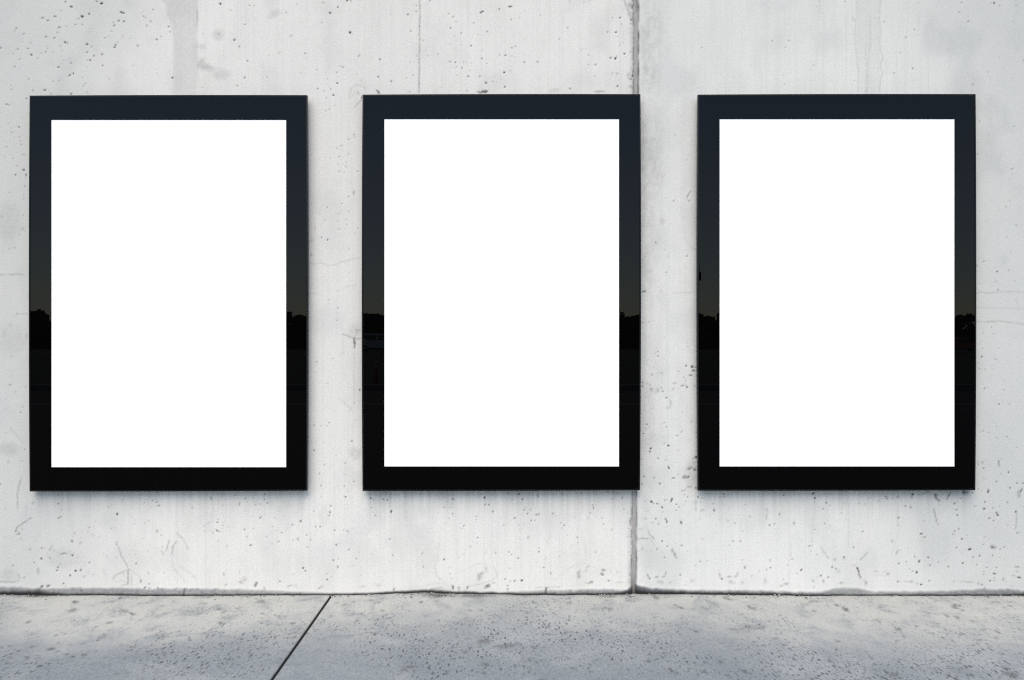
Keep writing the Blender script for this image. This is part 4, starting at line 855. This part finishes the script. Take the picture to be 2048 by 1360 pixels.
# orange marker post
M_ORANGE = simple_mat('orange_plastic', (.55, .06, .015), .5, .4)
M_BLACK = simple_mat('black_rubber', (.015, .015, .015), .8, .3)
M_STRIPE = simple_mat('reflective_white', (.7, .7, .7), .5, .4)
bx, by = refl(752, 772)
post = empty('marker_post', (bx, by, .0))
tag(post, 'orange marker post by the kerb, reflected in the middle black border', 'marker post')
bm = bmesh.new(); add_cyl(bm, (0, 0, .05), (0, 0, .76), .055, .05, 20); from_bm('tube', bm, M_ORANGE, post, True)
bm = bmesh.new(); add_cyl(bm, (0, 0, .0), (0, 0, .05), .16, .10, 20); from_bm('base', bm, M_BLACK, post, True)
for z in (.50, .64):
    bm = bmesh.new(); add_cyl(bm, (0, 0, z), (0, 0, z + .07), .058, .057, 20); from_bm('reflective_band', bm, M_STRIPE, post, True)

# parked vehicles
M_CARGLASS = simple_mat('car_glass', (.01, .01, .012), .05, .5)
M_TYRE = simple_mat('tyre_rubber', (.02, .02, .02), .85, .3)
M_RIM = simple_mat('wheel_rim', (.4, .4, .4), .35, .5, .8)
def vehicle(name, loc, prof, glass, width, wheels, wr, paint, label, cat):
    root = empty(name, loc); tag(root, label, cat)
    bm = bmesh.new()
    w = width / 2
    n = len(prof)
    a = [bm.verts.new((p[0], -w * (1 if p[1] < 1.0 else .88), p[1])) for p in prof]
    b = [bm.verts.new((p[0], w * (1 if p[1] < 1.0 else .88), p[1])) for p in prof]
    bm.faces.new(a); bm.faces.new(b[::-1])
    for i in range(n): bm.faces.new((a[i], b[i], b[(i + 1) % n], a[(i + 1) % n]))
    bmesh.ops.recalc_face_normals(bm, faces=bm.faces)
    bmesh.ops.bevel(bm, geom=list(bm.edges), offset=.05, segments=2, affect='EDGES')
    from_bm('body', bm, paint, root, False)
    for q in glass:
        for sgn in (-1, 1):
            bm = bmesh.new()
            vs = [bm.verts.new((p[0], sgn * (w * (1 - .12 * min(1, max(0, (p[1] - .95) / .3))) + .004), p[1])) for p in q]
            f = bm.faces.new(vs)
            r = bmesh.ops.extrude_face_region(bm, geom=[f])
            for e in r['geom']:
                if isinstance(e, bmesh.types.BMVert): e.co.y += sgn * .012
            bmesh.ops.recalc_face_normals(bm, faces=bm.faces)
            from_bm('window', bm, M_CARGLASS, root)
    for wx in wheels:
        for sgn in (-1, 1):
            bm = bmesh.new(); add_cyl(bm, (wx, sgn * (w - .12), wr), (wx, sgn * (w + .02), wr), wr, wr, 24)
            wh = from_bm('wheel', bm, M_TYRE, root, False)
            bm = bmesh.new(); add_cyl(bm, (wx, sgn * (w + .015), wr), (wx, sgn * (w + .03), wr), wr * .6, wr * .55, 20)
            from_bm('rim', bm, M_RIM, wh)
    return root
vx, vy = refl(760, 703)
vehicle('parked_van', (vx, vy, 0.05), [(-2.4, .35), (-2.45, .9), (-2.3, 1.85), (-2.1, 1.95), (1.0, 1.95), (1.5, 1.2), (2.35, 1.0), (2.4, .35)],
        [[(-2.15, 1.2), (-2.15, 1.75), (-.3, 1.78), (-.3, 1.2)], [(-.15, 1.2), (-.15, 1.78), (.85, 1.75), (1.25, 1.22)]], 1.85, (-1.6, 1.6), .34,
        simple_mat('white_van_paint', (.85, .85, .85), .3, .5), 'white parked van reflected in the left border of the middle box', 'van')
vx, vy = refl(1922, 704)
vehicle('parked_car', (vx, vy, 0.05), [(-2.1, .3), (-2.15, .8), (-1.9, .95), (-1.3, 1.45), (.2, 1.5), (1.1, 1.0), (2.0, .85), (2.1, .3)],
        [[(-1.55, 1.02), (-1.2, 1.36), (-.3, 1.40), (-.3, 1.02)], [(-.2, 1.02), (-.2, 1.40), (.2, 1.40), (.8, 1.03)]], 1.75, (-1.35, 1.35), .31,
        simple_mat('orange_car_paint', (.5, .17, .05), .3, .5), 'orange parked car reflected in the border of the box on the greyer panel', 'car')

# street lamp whose head shows in the right box's border
dl = 62.0
lx, ly = (1398 - W2) / FP * dl, -(dl - D)
lz = H + (680 - 553) / FP * dl
lamp = empty('street_lamp', (lx - .9, ly, 0))
tag(lamp, 'street lamp with dark hanging head, a black notch reflected in the right box', 'street lamp')
M_LAMP = simple_mat('dark_painted_steel', (.02, .02, .022), .5, .4)
bm = bmesh.new(); add_cyl(bm, (0, 0, 0), (0, 0, lz + .9), .09, .05, 14); from_bm('pole', bm, M_LAMP, lamp, True)
bm = bmesh.new(); add_cyl(bm, (0, 0, lz + .85), (.9, 0, lz + .75), .03, .025, 10); add_cyl(bm, (.9, 0, lz + .76), (.9, 0, lz + .28), .02, .02, 8); from_bm('arm', bm, M_LAMP, lamp, True)
bm = bmesh.new(); add_box(bm, (.9, 0, lz), (.24, .24, .58), .04); from_bm('lamp_head', bm, M_LAMP, lamp)

# wood on the far side: one mass of crowns
def leaf_material():
    t = NT('dark_foliage')
    n = t.noise(t.pos(), .8, 4, .6)
    t.l(t.mix(n, (.012, .022, .008), (.05, .06, .02)), t.b.inputs['Base Color'])
    t.b.inputs['Roughness'].default_value = .8
    return t.m
V, F = [], []
lr = random.Random(5)
x = -150.0
while x < 150:
    h = lr.uniform(4.4, 5.7)
    w = lr.uniform(1.6, 3.4)
    yb = -122 - lr.uniform(0, 10)
    for k in range(420):
        t = lr.random()
        a = lr.uniform(0, 2 * math.pi)
        rr = w * (0.35 + .75 * math.sin(math.pi * min(1, t * .85 + .12))) * math.sqrt(lr.random())
        c = Vector((x + rr * math.cos(a), yb + rr * math.sin(a), .2 + t * h * (1 - .12 * (rr / w))))
        s = lr.uniform(.35, .8) * (1.5 if t < .45 else 1)
        n1 = Vector((lr.gauss(0, 1), lr.gauss(0, 1), lr.gauss(0, 1))).normalized()
        n2 = n1.orthogonal().normalized()
        n3 = n1.cross(n2)
        i = len(V)
        V += [c + n2 * s, c + n3 * s * .6, c - n2 * s, c - n3 * s * .6]
        F.append((i, i + 1, i + 2, i + 3))
    x += w * lr.uniform(.6, 1.1)
me = bpy.data.meshes.new('treeline')
me.from_pydata([tuple(p) for p in V], [], F)
tag(link('treeline', me, leaf_material()), kind='stuff')
